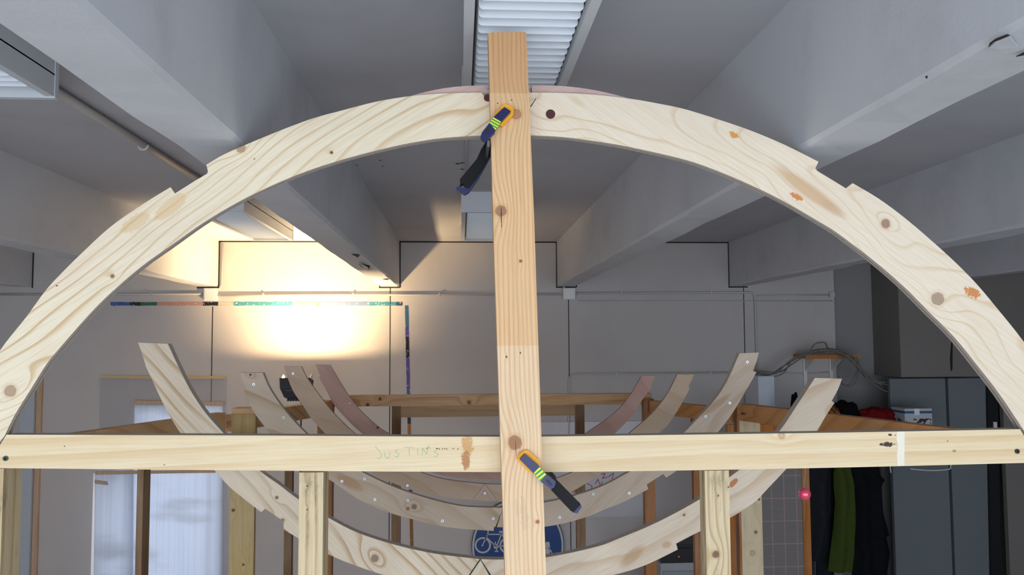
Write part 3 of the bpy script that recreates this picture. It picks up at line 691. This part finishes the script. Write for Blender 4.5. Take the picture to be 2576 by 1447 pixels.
def rail(a, b, w=.045, h=.09, mat=None, name='rail'):
    return link(name, beam_between(a, b, w, h), mat or M_rail, sf)
post(-75, 5, 1180, 2.152, .09, M_front, 1300)
post(752, 813, 1189, 2.152, .085, M_front, 1250)
post(1774, 1835, 1184, 2.152, .05, M_front, 1250)
rail((-1.74, 2.17, ZR + .003), (-1.12, 3.985, ZR + .003), .05, .085, M_rail)
post(345, 361, 0, 3.36, .075, M_dpost, topz=ZR - .083)
post(580, 641, 1029, 4.0, .03, M_old)
bm = bmesh.new(); a = V(588, 1030, 3.995); box(bm, (a.x, 3.96, ZR + .0), (V(641, 1030, 3.995).x + .01, 4.07, ZR + .022)); link('cap_board', bevel(bm, .002), M_rail, sf)
rail((-1.09, 4.035, ZR - .012), (-.77, 4.93, ZR - .012), .05, .08, M_rail)
post(716, 735, 0, 4.38, .045, M_dpost, topz=ZR - .095)
post(797, 836, 0, 4.915, .06, M_opost, topz=ZR - .01)
post(985, 1007, 1022, 5.02, .05, M_dpost)
post(1450, 1472, 1020, 5.02, .05, M_dpost)
link('rail', beam_between((X(838, 5.0), 4.995, Z(991, 5.0)), (X(1634, 5.0), 4.995, Z(989, 5.0, 1600)), .045, .067), M_rail, sf)
link('rail', beam_between((X(1008, 5.03), 5.045, Z(1022, 5.03)), (X(1449, 5.03), 5.045, Z(1022, 5.03)), .022, .064), wood('pale_low_rail', 'B99C78', '96764E', 0, 18, 1, .4, 2, .4, seed=71), sf)
post(1622, 1648, 1004, 4.93, .06, M_opost, 1200)
M_railr = wood('rail_orange_pine', 'C68E56', '945E30', 0, 14, 1.2, .4, 2, .5, seed=73, knots=kn([(2130, 1058, 6, '6A3A1C'), (1920, 1054, 3, '5A3018'), (1880, 1048, 3, '5A3018')], 3.9))
rail((1.15, 4.92, ZR - .030), (1.43, 4.31, ZR - .030), .05, .075, M_railr)
rail((1.455, 4.24, ZR), (2.06, 2.17, ZR), .05, .085, M_railr)
post(1745, 1760, 0, 4.6, .04, M_opost, topz=ZR - .107)
post(1857, 1862, 1020, 4.26, .05, M_opost, 1200)
post(1862.5, 1915, 1062, 4.262, .02, M_pale, 1200, topz=ZR - .087)
# cross ties that carry the ribs
for (Y, z1, xa, xb) in ((YRA + .041, EYE - .385, -1.42, 1.72), (YRB + .037, EYE - .45, -1.16, 1.5), (YRC + .023, EYE - .53, -1.0, 1.36), (YRD + .021, EYE - .575, -.8, 1.1)):
    link('cross_tie', B(((xa, Y, z1 - .055), (xb, Y + .022, z1))), M_rail, sf)

# ---------------------------------------------------------------- work lamp on a thin stand, thrown at the far wall
LY = 7.0
lc = V(746, 968, LY)
lamp = thing('work_lamp', 'black halogen work lamp facing up at the far wall on a thin stand', 'lamp', (lc.x, LY, 0))
tilt = Matrix.Translation(lc) @ Matrix.Rotation(math.radians(-10), 4, 'X')
bm = bmesh.new(); wI, wO, hI = .118, .125, .072
def ring(z, sx, sy): return [bm.verts.new(tilt @ Vector((a * sx, b * sy, z))) for a, b in ((-1, -1), (1, -1), (1, 1), (-1, 1))]
R0 = ring(-.11, .085, .055); R1 = ring(-.04, .118, .078); R2 = ring(.045, .125, .084); R3 = ring(.045, .118, .077); R4 = ring(-.03, .105, .066); R5 = ring(-.03, .105, .066)
for a, b in ((R0, R1), (R1, R2), (R2, R3), (R3, R4)):
    for i in range(4): bm.faces.new((a[i], a[(i + 1) % 4], b[(i + 1) % 4], b[i]))
bm.faces.new(R0[::-1]); bm.faces.new(R4)
for v in R5: bm.verts.remove(v)
link('housing', bm, M_dark, lamp)
bm = bmesh.new()
for i in range(7): box(bm, (lc.x - .07 + i * .022, LY - .03, lc.z - .135), (lc.x - .062 + i * .022, LY + .04, lc.z - .1))
link('cooling_fin', bm, M_dark, lamp)
bm = B(((lc.x - .07, LY - .089, lc.z - .045), (lc.x + .03, LY - .081, lc.z - .038))); link('label_strip', bm, plain('grey_label', '55504E', .6), lamp)
refl = N('lamp_reflector'); refl.done(lin('D8D0C0'), .25, .9)
for s in (-1, 1):
    bm = bmesh.new()
    q = [bm.verts.new(tilt @ Vector(v)) for v in ((s * .116, -.07, .04), (s * .116, .07, .04), (s * .1165, .07, .085), (s * .1165, .0, .085))]
    bm.faces.new(q)
    ex = bmesh.ops.extrude_face_region(bm, geom=bm.faces[:]); bmesh.ops.translate(bm, verts=[v for v in ex['geom'] if isinstance(v, bmesh.types.BMVert)], vec=(.003, 0, 0))
    link('side_glare_plate', bm, refl.m, lamp)
em = N('halogen_tube'); em.b.inputs['Emission Color'].default_value = (1, .72, .42, 1); em.b.inputs['Emission Strength'].default_value = 60; em.done((1, .9, .8, 1), .3)
bm = bmesh.new(); tube(bm, [tilt @ Vector((-.075, 0, -.005)), tilt @ Vector((.075, 0, -.005))], .006, 10); link('halogen_tube', bm, em.m, lamp)
bm = bmesh.new(); tube(bm, [(lc.x + .04, LY, .02), (lc.x + .04, LY, lc.z - .12)], .006, 8); link('stand_pole', bm, M_dark, lamp)
bm = bmesh.new()
for k in range(3):
    a = 2 * PI * k / 3 + .4; tube(bm, [(lc.x + .04, LY, .35), (lc.x + .04 + .3 * math.cos(a), LY + .3 * math.sin(a), .01)], .007, 8)
link('tripod_foot', bm, M_dark, lamp)
def area(name, loc, direction, sx, sy, power, col, spread=PI):
    d = bpy.data.lights.new(name, 'AREA'); d.shape = 'RECTANGLE'; d.size = sx; d.size_y = sy; d.energy = power; d.color = col; d.spread = spread
    o = bpy.data.objects.new(name, d); C.objects.link(o); o.location = loc; o.rotation_euler = Vector(direction).to_track_quat('-Z', 'Y').to_euler(); return o
lo = area('work_lamp_light', tilt @ Vector((0, 0, .004)), (0, math.sin(math.radians(10)), math.cos(math.radians(10))), .12, .03, 64, (1, .70, .37), math.radians(146))
lo.rotation_euler = (PI - math.radians(10) , 0, 0)
# daylight through the windows behind the camera
for i, (a, b) in enumerate(ws):
    area('daylight_%d' % (i + 1), ((a + b) / 2, wy - .03, (wz0 + wz1) / 2), (0, 1, 0.0), b - a, wz1 - wz0, (97, 117, 97)[i], (.80, .89, 1.0))

# ---------------------------------------------------------------- plastic sheets leaning on the far wall (left)
def sheet(name, col, alpha, rough=.35, streak=.3):
    n = N(name); p = n.pos(); s = n.noise(n.mapping(p, sc=(60, 60, .5)), 1., 3, .6); s2 = n.noise(n.mapping(p, sc=(1.2, 1, 4)), 1.2, 3, .5)
    c = n.mix(n.rng(s, .3, .7, 0, streak), lin(col), lin('C4C8CE')); c = n.mix(n.rng(s2, .5, .72, 0, .4), c, lin('A8ACB0'))
    n.b.inputs['Alpha'].default_value = alpha
    n.done(c, rough, 0, .5)
    if alpha > .5:
        tr = n.n('ShaderNodeBsdfTranslucent'); n.put(tr.inputs[0], c); mx = n.n('ShaderNodeMixShader'); mx.inputs[0].default_value = .6
        n.t.links.new(n.b.outputs[0], mx.inputs[1]); n.t.links.new(tr.outputs[0], mx.inputs[2])
        n.t.links.new(mx.outputs[0], n.t.nodes['Material Output'].inputs[0])
    return n.m
def leaner(label, pts, Y, th, mats, name='plastic_sheet', cat='sheet', grp=None):
    bm = plate(pts, Y, th); return tag(link(name, bm, mats), label, cat, grp)
zf = 1560
area('daylight_outside_doorway', ((oa + oc) / 2, D + 1.2, 1.1), (0, -1, 0), 1.8, 2.2, 52, (.96, .97, 1.0))
Mf = sheet('clear_film', 'B4B4BC', .14); ms1 = sheet('twinwall_sheet', 'E2E8F2', .93); ms2 = sheet('twinwall_sheet_front', 'DCE2EC', .97, streak=.45)
fb = Z(1447, D - .02)
leaner('faint clear film topped by yellow tape, on the left of the far wall', [(250, 950), (570, 950), (572, 1600), (250, 1600)], D - .012, .003, [Mf, Mf], 'plastic_film', 'film')
bm = plate([(250, 944), (380, 946), (569, 946), (569, 953), (380, 953), (250, 951)], D - .018, .004); link('tape', bm, [plain('yellow_tape', 'C9AE7A', .6)] * 2, bpy.data.objects['plastic_film'])
o = leaner('tall white translucent sheet whose top shows above the left rail', [(338, 1018), (560, 1022), (553, 2190), (330, 2190)], D - .05, .012, [ms1, ms1])
bm = plate([(336, 1008), (562, 1012), (562, 1020), (336, 1017)], D - .06, .03); link('top_batten', bm, [M_raww] * 2, o)
o = leaner('lower white translucent sheet in front of the taller one, crossed by a thin brown post', [(239, 1180), (334, 1182), (328, 2230), (225, 2230)], D - .14, .012, [ms2, ms2])
bm = plate([(239, 1186), (540, 1183), (541, 1190), (452, 1191), (239, 1195)], D - .165, .024); link('batten', bm, [M_raww] * 2, o)
bm = plate([(238, 1208), (268, 1212), (271, 1221), (238, 1217)], D - .155, .014); link('wood_stub', bm, [M_raww] * 2, o)

# ---------------------------------------------------------------- round blue cycle-and-walk sign on the far wall
YS = 7.62; sc_ = V(1303, 1375, YS); RS = 115 * YS / F
M_sb = plain('sign_blue', '17407E', .4, bump=0); M_sw = plain('sign_white', 'C6C4C6', .5, bump=0)
bm = bmesh.new(); disc(bm, sc_, RS, .02, seg=64)
sign = tag(link('traffic_sign', bm, plain('sign_back', '4A4644', .5)), 'round blue sign with a white bicycle, low on the far wall behind the post', 'sign')
bm = bmesh.new(); disc(bm, sc_ + Vector((0, -.002, 0)), RS * .985, .003, seg=64); link('white_rim', bm, M_sw, sign)
bm = bmesh.new(); disc(bm, sc_ + Vector((0, -.004, 0)), RS * .945, .003, seg=64); link('blue_face', bm, M_sb, sign)
def S(a, b): return V(1130 + a / 7.36, 1290 + b / 7.36, YS - .006)
def strokes(bm, lst, w):
    for pl in lst:
        for (a, b), (c, d) in zip(pl[:-1], pl[1:]):
            p, q = S(a, b), S(c, d); t = (q - p).normalized(); n_ = Vector((-t.z, 0, t.x)) * w / 2; p = p - t * w * .3; q = q + t * w * .3
            bm.faces.new([bm.verts.new(v) for v in (p - n_, q - n_, q + n_, p + n_)])
def annulus(bm, cx, cy, ro, ri, n=40):
    o = [bm.verts.new(S(cx + ro * math.cos(2 * PI * k / n), cy + ro * math.sin(2 * PI * k / n))) for k in range(n)]
    i = [bm.verts.new(S(cx + ri * math.cos(2 * PI * k / n), cy + ri * math.sin(2 * PI * k / n))) for k in range(n)]
    for k in range(n): bm.faces.new((o[k], o[(k + 1) % n], i[(k + 1) % n], i[k]))
bm = bmesh.new(); annulus(bm, 622, 605, 150, 118); annulus(bm, 1080, 610, 150, 118); annulus(bm, 866, 628, 44, 0.5, 20); annulus(bm, 615, 608, 18, .5, 12)
wS = .0095
strokes(bm, [[(615, 608), (690, 450), (725, 345), (700, 320)], [(700, 402), (970, 402)], [(690, 455), (866, 628)], [(975, 380), (880, 620)], [(975, 400), (1080, 610)], [(866, 628), (1080, 610)], [(870, 640), (882, 715)], [(855, 545), (858, 600)], [(850, 718), (905, 718)]], wS)
strokes(bm, [[(930, 355), (1015, 355)]], .014); strokes(bm, [[(670, 318), (740, 318)]], .012)
link('bicycle_pictogram', bm, M_sw, sign)
bm = bmesh.new(); annulus(bm, 1820, 580, 42, .5, 20)
strokes(bm, [[(1815, 640), (1810, 860)]], .05); strokes(bm, [[(1840, 650), (1900, 740), (1890, 800)]], .012); strokes(bm, [[(1790, 650), (1730, 760)]], .012); strokes(bm, [[(1825, 860), (1860, 1020)], [(1795, 860), (1760, 1020)]], .018)
link('pedestrian_pictogram', bm, M_sw, sign)

# whiteboard with red scribbles
bm = bmesh.new(); a = V(1352, 1063, D - .03); b = V(1622, 1300, D - .03); box(bm, (a.x, D - .02, b.z), (b.x, D, a.z)); bevel(bm, .003)
wb = tag(link('whiteboard', bm, plain('whiteboard_face', 'C2BEC2', .3, bump=0)), 'pale whiteboard with red scribbles on the far wall behind the ribs', 'whiteboard')
RS_ = [[(1583, 1188), (1600, 1196), (1590, 1207)], [(1510, 1193), (1522, 1192), (1515, 1204), (1528, 1200)], [(1536, 1208), (1528, 1222), (1540, 1216), (1534, 1228)], [(1515, 1212), (1508, 1228)], [(1440, 1240), (1448, 1228), (1444, 1242)], [(1476, 1216), (1490, 1224), (1484, 1236), (1478, 1232)], [(1530, 1200), (1544, 1190), (1538, 1212)], [(1497, 1218), (1504, 1206), (1510, 1222), (1500, 1226)]]
M_red = plain('red_marker', 'B04048', .6, bump=0)
for q_ in RS_: stroke_text([q_], D - .021, .007, M_red, wb, 'red_scribble')

# ---------------------------------------------------------------- shelf on brackets, cables, white cupboard end
YH = 7.4
a = V(2026, 893, YH); b = V(2165, 893, YH)
shelf = thing('wall_shelf', 'small orange-brown shelf on white uprights, tangled with cables', 'shelf', ((a.x + b.x) / 2, 7.55, a.z - .03))
link('shelf_board', bevel(B(((a.x, YH, a.z - .035), (b.x, D + .085, a.z))), .003), M_orange, shelf)
for px0 in (2033, 2099):
    xx = X(px0, 7.6, 950); bm = bmesh.new(); yb_ = D if xx < xp - .02 else D + .085
    box(bm, (xx - .016, yb_ - .022, Z(1100, 7.6)), (xx + .016, yb_, a.z - .036)); link('upright', bm, M_white, shelf)
    bm = bmesh.new(); v = [bm.verts.new((xx + s, y, z)) for s in (-.006, .006) for y, z in ((yb_ - .02, a.z - .0365), (YH + .03, a.z - .0365), (yb_ - .02, a.z - .16))]
    bm.faces.new(v[:3]); bm.faces.new(v[3:][::-1])
    for i, j in ((0, 1), (1, 2), (2, 0)): bm.faces.new((v[i], v[j], v[j + 3], v[i + 3]))
    link('bracket', bm, M_white, shelf)
M_cab = plain('grey_cable', '77726C', .5)
cabs = [[(1900, 934), (1935, 943), (1965, 925), (2000, 905), (2040, 884), (2080, 878), (2120, 884), (2150, 905), (2175, 935), (2205, 958), (2240, 970), (2270, 966), (2288, 956)],
        [(1902, 937), (1950, 940), (1978, 915), (2010, 895), (2060, 890), (2100, 880), (2140, 892), (2160, 920), (2190, 960), (2230, 985), (2265, 985)],
        [(1904, 940), (1940, 948), (1972, 938), (1995, 905), (2045, 888), (2090, 885), (2135, 900), (2165, 930), (2195, 955), (2235, 962), (2262, 958)],
        [(2036, 888), (2050, 866), (2075, 862), (2085, 878), (2130, 900), (2155, 920), (2150, 950), (2132, 970), (2118, 966)],
        [(2062, 884), (2110, 882), (2118, 905), (2108, 935), (2116, 962), (2138, 972), (2156, 955), (2160, 915), (2155, 898)],
        [(1903, 932), (1960, 936), (1990, 918), (2030, 893), (2070, 880), (2115, 888), (2145, 915), (2180, 950), (2220, 968)]]
for i, pts in enumerate(cabs):
    P = [V(p_[0], p_[1], 7.36 - .012 * i + .05 * math.sin(j * 1.3 + i)) for j, p_ in enumerate(pts)]
    bm = bmesh.new(); tube(bm, curve3([tuple(q) for q in P], 6), .0065, 6)
    tag(link('cable', bm, M_cab), 'grey cable in the tangle draped over the orange-brown shelf', 'cable', 'cables over the wall shelf')
bm = bmesh.new(); a = V(1907, 947, 7.3); b = V(1947, 947, 7.3); box(bm, (a.x, 7.3, 0.0), (b.x, D - .03, a.z)); bevel(bm, .004)
tag(link('white_cupboard', bm, plain('white_laminate', 'C9D0DA', .45)), 'narrow pale cupboard end standing left of the shelf', 'cupboard')

# ---------------------------------------------------------------- partition screen with a pink grid
YT = 6.3
pz1 = Z(1068, YT, 1930)
part = thing('partition_screen', 'grey partition screen with thin pink grid lines in an orange wooden frame', 'screen', (X(1940, YT, 1300), YT + .02, 0))
n_ = N('grid_fabric'); p = n_.pos(); sep = n_.n('ShaderNodeSeparateXYZ'); n_.put(sep.inputs[0], p)
gx = n_.math('LESS_THAN', n_.math('FRACT', n_.math('DIVIDE', n_.math('ADD', sep.outputs[0], 10.03), .097)), .06)
gz = n_.math('LESS_THAN', n_.math('FRACT', n_.math('DIVIDE', sep.outputs[2], .172)), .035)
nz = n_.noise(n_.mapping(p, sc=(3, 1, 40)), 4, 4, .7)
c = n_.mix(nz, lin('6E6A68'), lin('8A8480')); c = n_.mix(n_.math('MULTIPLY', n_.math('MAXIMUM', gx, gz), .55), c, lin('C09890'))
M_grid = n_.done(c, .9)
xa, xb = X(1835, YT, 1300), X(2039, YT, 1300)
link('panel', B(((xa + .04, YT + .012, .08), (xb - .05, YT + .03, pz1 - .05))), M_grid, part)
for s0, s1 in ((xa, xa + .045), (xb - .058, xb)): link('upright', bevel(B(((s0, YT, 0), (s1, YT + .045, pz1))), .003), M_orange, part)
link('top_rail', bevel(B(((xa + .0455, YT, pz1 - .06), (xb - .0585, YT + .045, pz1))), .003), M_orange, part)

# pink ball ornament hanging from the tie board
bm = bmesh.new(); q = V(2024, 1243, 2.16); bmesh.ops.create_uvsphere(bm, u_segments=32, v_segments=20, radius=15.5 * 2.16 / F, matrix=Matrix.Translation(q))
nb = N('pink_gloss'); nb.b.inputs['Coat Weight'].default_value = 1; pk = nb.mix(nb.noise(nb.pos(), 140, 3, .6), lin('C2284A'), lin('E0506A')); nb.done(pk, .22, .2)
ball = thing('bauble', 'small shiny pink ball hanging on a thread below the tie board', 'ornament', q)
link('ball', bm, nb.m, ball, smooth=True)
bm = bmesh.new(); tube(bm, [q + Vector((0, 0, 15 * 2.16 / F)), V(2026, 1176, 2.155)], .0004, 5); link('thread', bm, plain('thread', 'A09890', .7, bump=0), ball)

# ---------------------------------------------------------------- clothes rail, coats, heap and carton
YK = 6.9
rx0, rx1 = X(2040, YK, 1150), X(2350, YK, 1150)
zsh = Z(1073, YK, 2200)
rack = thing('coat_rack', 'hanging rail with a hat shelf carrying dark coats beside the blue-grey doors', 'coat rack', ((rx0 + rx1) / 2, YK + .1, 0))
link('hat_shelf', B(((X(1982, YK, 1060), YK - .1, zsh - .02), (rx1, YK + .25, zsh))), M_duct, rack)
bm = bmesh.new(); tube(bm, [(rx0 + .012, YK + .05, zsh - .17), (rx1 - .012, YK + .05, zsh - .17)], .012, 10); link('hanging_rod', bm, M_steel, rack)
for xx in (rx0, X(2215, YK, 1150)): link('side_post', B(((xx, YK + .03, 0), (xx + .02, YK + .07, zsh - .0205))), M_dark, rack)
def coat(label, prof, Y, mat, folds=5, amp=.02, dep=.10, seed=0, name='coat'):
    """prof: (py, px_left, px_right) down the coat"""
    bm = bmesh.new(); n = 40; rows = []; ks = []
    P = [(p[0], p[1], p[2]) for p in prof]; m = 30
    for i in range(m + 1):
        t = i / m * (len(P) - 1); k = min(int(t), len(P) - 2); f = t - k; f = f * f * (3 - 2 * f)
        py, a, b = (P[k][j] * (1 - f) + P[k + 1][j] * f for j in range(3))
        A, Bv = V(a, py, Y), V(b, py, Y); row = []
        cx = (A.x + Bv.x) / 2; hw = (Bv.x - A.x) / 2; g = min(1, .25 + i / m * 2)
        for q in range(n):
            th = 2 * PI * q / n; x = cx + hw * math.cos(th); fo = amp * g * math.sin(folds * (x - cx) / .12 + seed + .4 * math.sin(i * .4)) + amp * .7 * noise.noise(Vector((x * 9, i * .25, seed)))
            y = Y + .05 - dep * g * .5 * math.sin(th) * (1 if math.sin(th) > 0 else .8) - (fo if math.sin(th) > .1 else 0)
            row.append(bm.verts.new((x, y, A.z)))
        rows.append(row)
    for i in range(m):
        for q in range(n): bm.faces.new((rows[i][q], rows[i][(q + 1) % n], rows[i + 1][(q + 1) % n], rows[i + 1][q]))
    bm.faces.new(rows[0]); bm.faces.new(rows[-1][::-1])
    return tag(link(name, bm, mat, smooth=True), label, 'coat', None)
def cloth(nm, c): return plain(nm, c, .9, var=.3, scale=14, bump=.35, spec=.1)
M_k1 = cloth('charcoal_cloth', '24262B'); M_k2 = cloth('black_cloth', '131417'); M_g = cloth('moss_green_fleece', '3E4A1E'); M_k3 = cloth('dark_slate_cloth', '23282E')
coat('dark slate coat hanging leftmost on the rail, beside the orange upright', [(1122, 2065, 2075), (1150, 2046, 2092), (1200, 2042, 2097), (1300, 2043, 2096), (1413, 2042, 2060)], YK - .02, M_k1, seed=1)
coat('charcoal coat between the slate coat and the green fleece', [(1122, 2088, 2098), (1150, 2065, 2112), (1200, 2062, 2112), (1350, 2060, 2105), (1700, 2058, 2105)], YK + .13, M_k3, seed=2)
coat('moss green fleece jacket hanging among the black coats', [(1122, 2118, 2128), (1150, 2108, 2138), (1190, 2104, 2148), (1225, 2104, 2155), (1262, 2108, 2156), (1330, 2104, 2157), (1400, 2094, 2153), (1442, 2089, 2149)], YK - .05, M_g, 6, .016, seed=3)
coat('long black coat right of the green fleece', [(1122, 2178, 2188), (1150, 2150, 2215), (1200, 2146, 2222), (1212, 2146, 2234), (1230, 2148, 2222), (1290, 2150, 2228), (1352, 2150, 2245), (1358, 2150, 2238), (1400, 2150, 2247), (1445, 2150, 2240), (1800, 2150, 2240)], YK - .02, M_k2, seed=4)
# clear hanger
bm = bmesh.new(); hp = [V(a, b, YK + .05) for a, b in ((2241, 1190), (2240, 1172), (2250, 1167), (2300, 1168), (2385, 1167), (2391, 1173), (2386, 1181), (2340, 1184), (2290, 1180))]
tube(bm, curve3([tuple(q) for q in hp], 5), .005, 6); tube(bm, [V(2315, 1168, YK + .05), V(2315, 1150, YK + .05), V(2315, 1138, YK + .05)], .003, 6)
tag(link('clothes_hanger', bm, M_white), 'empty white plastic hanger just below the tie board', 'hanger')
def heap(name, label, pa, pb, ptop, mat, seed, Y=YK + .02, dep=.16):
    bm = bmesh.new(); a, b = V(pa, 1060, Y), V(pb, 1060, Y); zt_ = V(pa, ptop, Y).z
    bmesh.ops.create_icosphere(bm, subdivisions=4, radius=1)
    cx, hw, hh = (a.x + b.x) / 2, (b.x - a.x) / 2, (zt_ - zsh)
    for v in bm.verts:
        d = 1 + .30 * noise.noise(v.co * 1.7 + Vector((seed, 0, 0))) + .16 * noise.noise(v.co * 4 + Vector((0, seed, 0)))
        z = v.co.z * d
        v.co = Vector((cx + v.co.x * d * hw * .95, Y + .05 + v.co.y * d * dep * .5, zsh + .001 + max(0, z * hh * .55 + hh * .42)))
    return tag(link(name, bm, mat, smooth=True), label, 'clothing')
heap('folded_scarf', 'colourful orange and green scarf bunched beside the black heap on the hat shelf', 2078, 2118, 1018, None, 3, YK + .06) if False else None
nsc = N('striped_scarf'); p = nsc.pos(); wv = nsc.n('ShaderNodeTexWave'); nsc.put(wv.inputs[0], nsc.mapping(p, rot=(0, .8, 0))); wv.inputs['Scale'].default_value = 9; wv.inputs['Distortion'].default_value = 3
c = nsc.mix(nsc.rng(wv.outputs['Fac'], .4, .6), lin('27401E'), lin('A8481C')); M_sc = nsc.done(c, .9)
heap('scarf', 'green and orange scarf bunched at the left end of the hat shelf', 2076, 2122, 1022, M_sc, 3, YK - .02, .12)
heap('black_garment', 'crumpled black garment heaped on the hat shelf behind the right rail', 2098, 2172, 1008, cloth('black_knit', '0E0E10'), 9)
heap('red_garment', 'crumpled dark red garment on the hat shelf beside the black one', 2166, 2262, 1024, cloth('dark_red_cloth', '6A1216'), 17)
heap('dark_hat', 'small black hat peeking out left of the nearest rib tip', 1994, 2022, 994, cloth('black_hat_cloth', '101114'), 23, YK - .02, .1).location.z -= 0
# carton
a = V(2272, 1028, YK); b = V(2342, 1063, YK)
n_ = N('printed_carton'); p = n_.pos(); sep = n_.n('ShaderNodeSeparateXYZ'); n_.put(sep.inputs[0], p)
z0_ = Z(1040, YK, 2300); z1_ = Z(1034, YK, 2300)
m = n_.math('MULTIPLY', n_.math('GREATER_THAN', sep.outputs[2], z0_), n_.math('LESS_THAN', sep.outputs[2], z1_))
c = n_.mix(m, lin('B9BABC'), lin('2E5A86'))
m2 = n_.math('LESS_THAN', sep.outputs[2], Z(1053, YK, 2300)); m3 = n_.math('GREATER_THAN', n_.noise(p, 26, 2), .52)
c = n_.mix(n_.math('MULTIPLY', m2, m3), c, lin('3A2E44')); M_cart = n_.done(c, .55)
bm = bmesh.new(); box(bm, (a.x, YK - .02, zsh), (b.x, YK + .2, a.z)); bevel(bm, .003)
cart = tag(link('carton', bm, M_cart), 'white carton with a blue band standing on the hat shelf', 'box')
link('packing_tape', B(((V(2297, 1040, YK).x, YK - .0215, V(2300, 1044, YK).z), (V(2310, 1040, YK).x, YK - .0205, a.z - .002))), plain('clear_tape', 'E2E6EA', .2), cart)

# printer on a grey drawer unit
YQ = 6.5
a = V(1662, 1418, YQ); b = V(1748, 1418, YQ)
bm = B(((a.x, YQ, 0), (b.x + .12, YQ + .45, a.z))); bevel(bm, .004)
du = tag(link('drawer_unit', bm, plain('grey_plastic', '9A9CA0', .5)), 'light grey drawer unit under the black printer', 'drawer unit')
for k in range(3): 
    dr = link('drawer', bevel(B(((a.x + .015, YQ - .012, a.z - .06 - .2 * (k + 1) + .02), (b.x + .105, YQ - .0005, a.z - .06 - .2 * k))), .004), plain('grey_drawer', '8C8E92', .5), du)
    link('grip_recess', B(((a.x + .08, YQ - .014, a.z - .16 - .2 * k), (a.x + .2, YQ - .0115, a.z - .14 - .2 * k))), M_dark, dr)
zt_ = V(1700, 1372, YQ).z
bm = bmesh.new(); box(bm, (a.x + .005, YQ + .01, a.z + .001), (b.x + .11, YQ + .36, zt_ - .03)); box(bm, (a.x + .02, YQ + .04, zt_ - .0305), (b.x + .1, YQ + .34, zt_)); bevel(bm, .008, 2)
pr = tag(link('printer', bm, plain('black_gloss_plastic', '141518', .3, bump=0)), 'black printer with a tiny red light, standing on the grey drawer unit', 'printer')
bm = bmesh.new(); disc(bm, V(1708, 1401, YQ + .006), .004, .006); le = N('red_led'); le.b.inputs['Emission Color'].default_value = (1, .05, .02, 1); le.b.inputs['Emission Strength'].default_value = 2; le.done(lin('C02010'), .4); link('indicator_light', bm, le.m, pr)

# ---------------------------------------------------------------- world, camera, colour
w = bpy.data.worlds.new('sky'); bpy.context.scene.world = w; w.use_nodes = True
w.node_tree.nodes['Background'].inputs[0].default_value = (.55, .7, 1, 1); w.node_tree.nodes['Background'].inputs[1].default_value = .6
cam = bpy.data.cameras.new('camera'); co = bpy.data.objects.new('camera', cam); C.objects.link(co)
cam.sensor_fit = 'HORIZONTAL'; cam.sensor_width = 36; cam.lens = 36 * F / W; cam.clip_start = .05
co.matrix_world = Matrix(((rt.x, up.x, -fw.x, 0), (rt.y, up.y, -fw.y, 0), (rt.z, up.z, -fw.z, EYE), (0, 0, 0, 1)))
sc = bpy.context.scene; sc.camera = co
sc.view_settings.view_transform = 'Standard'; sc.view_settings.look = 'None'; sc.view_settings.exposure = 0.0; sc.view_settings.gamma = 1; sc.view_settings.use_curve_mapping = False
sc.cycles.max_bounces = 8; sc.cycles.diffuse_bounces = 5; sc.cycles.sample_clamp_indirect = 4
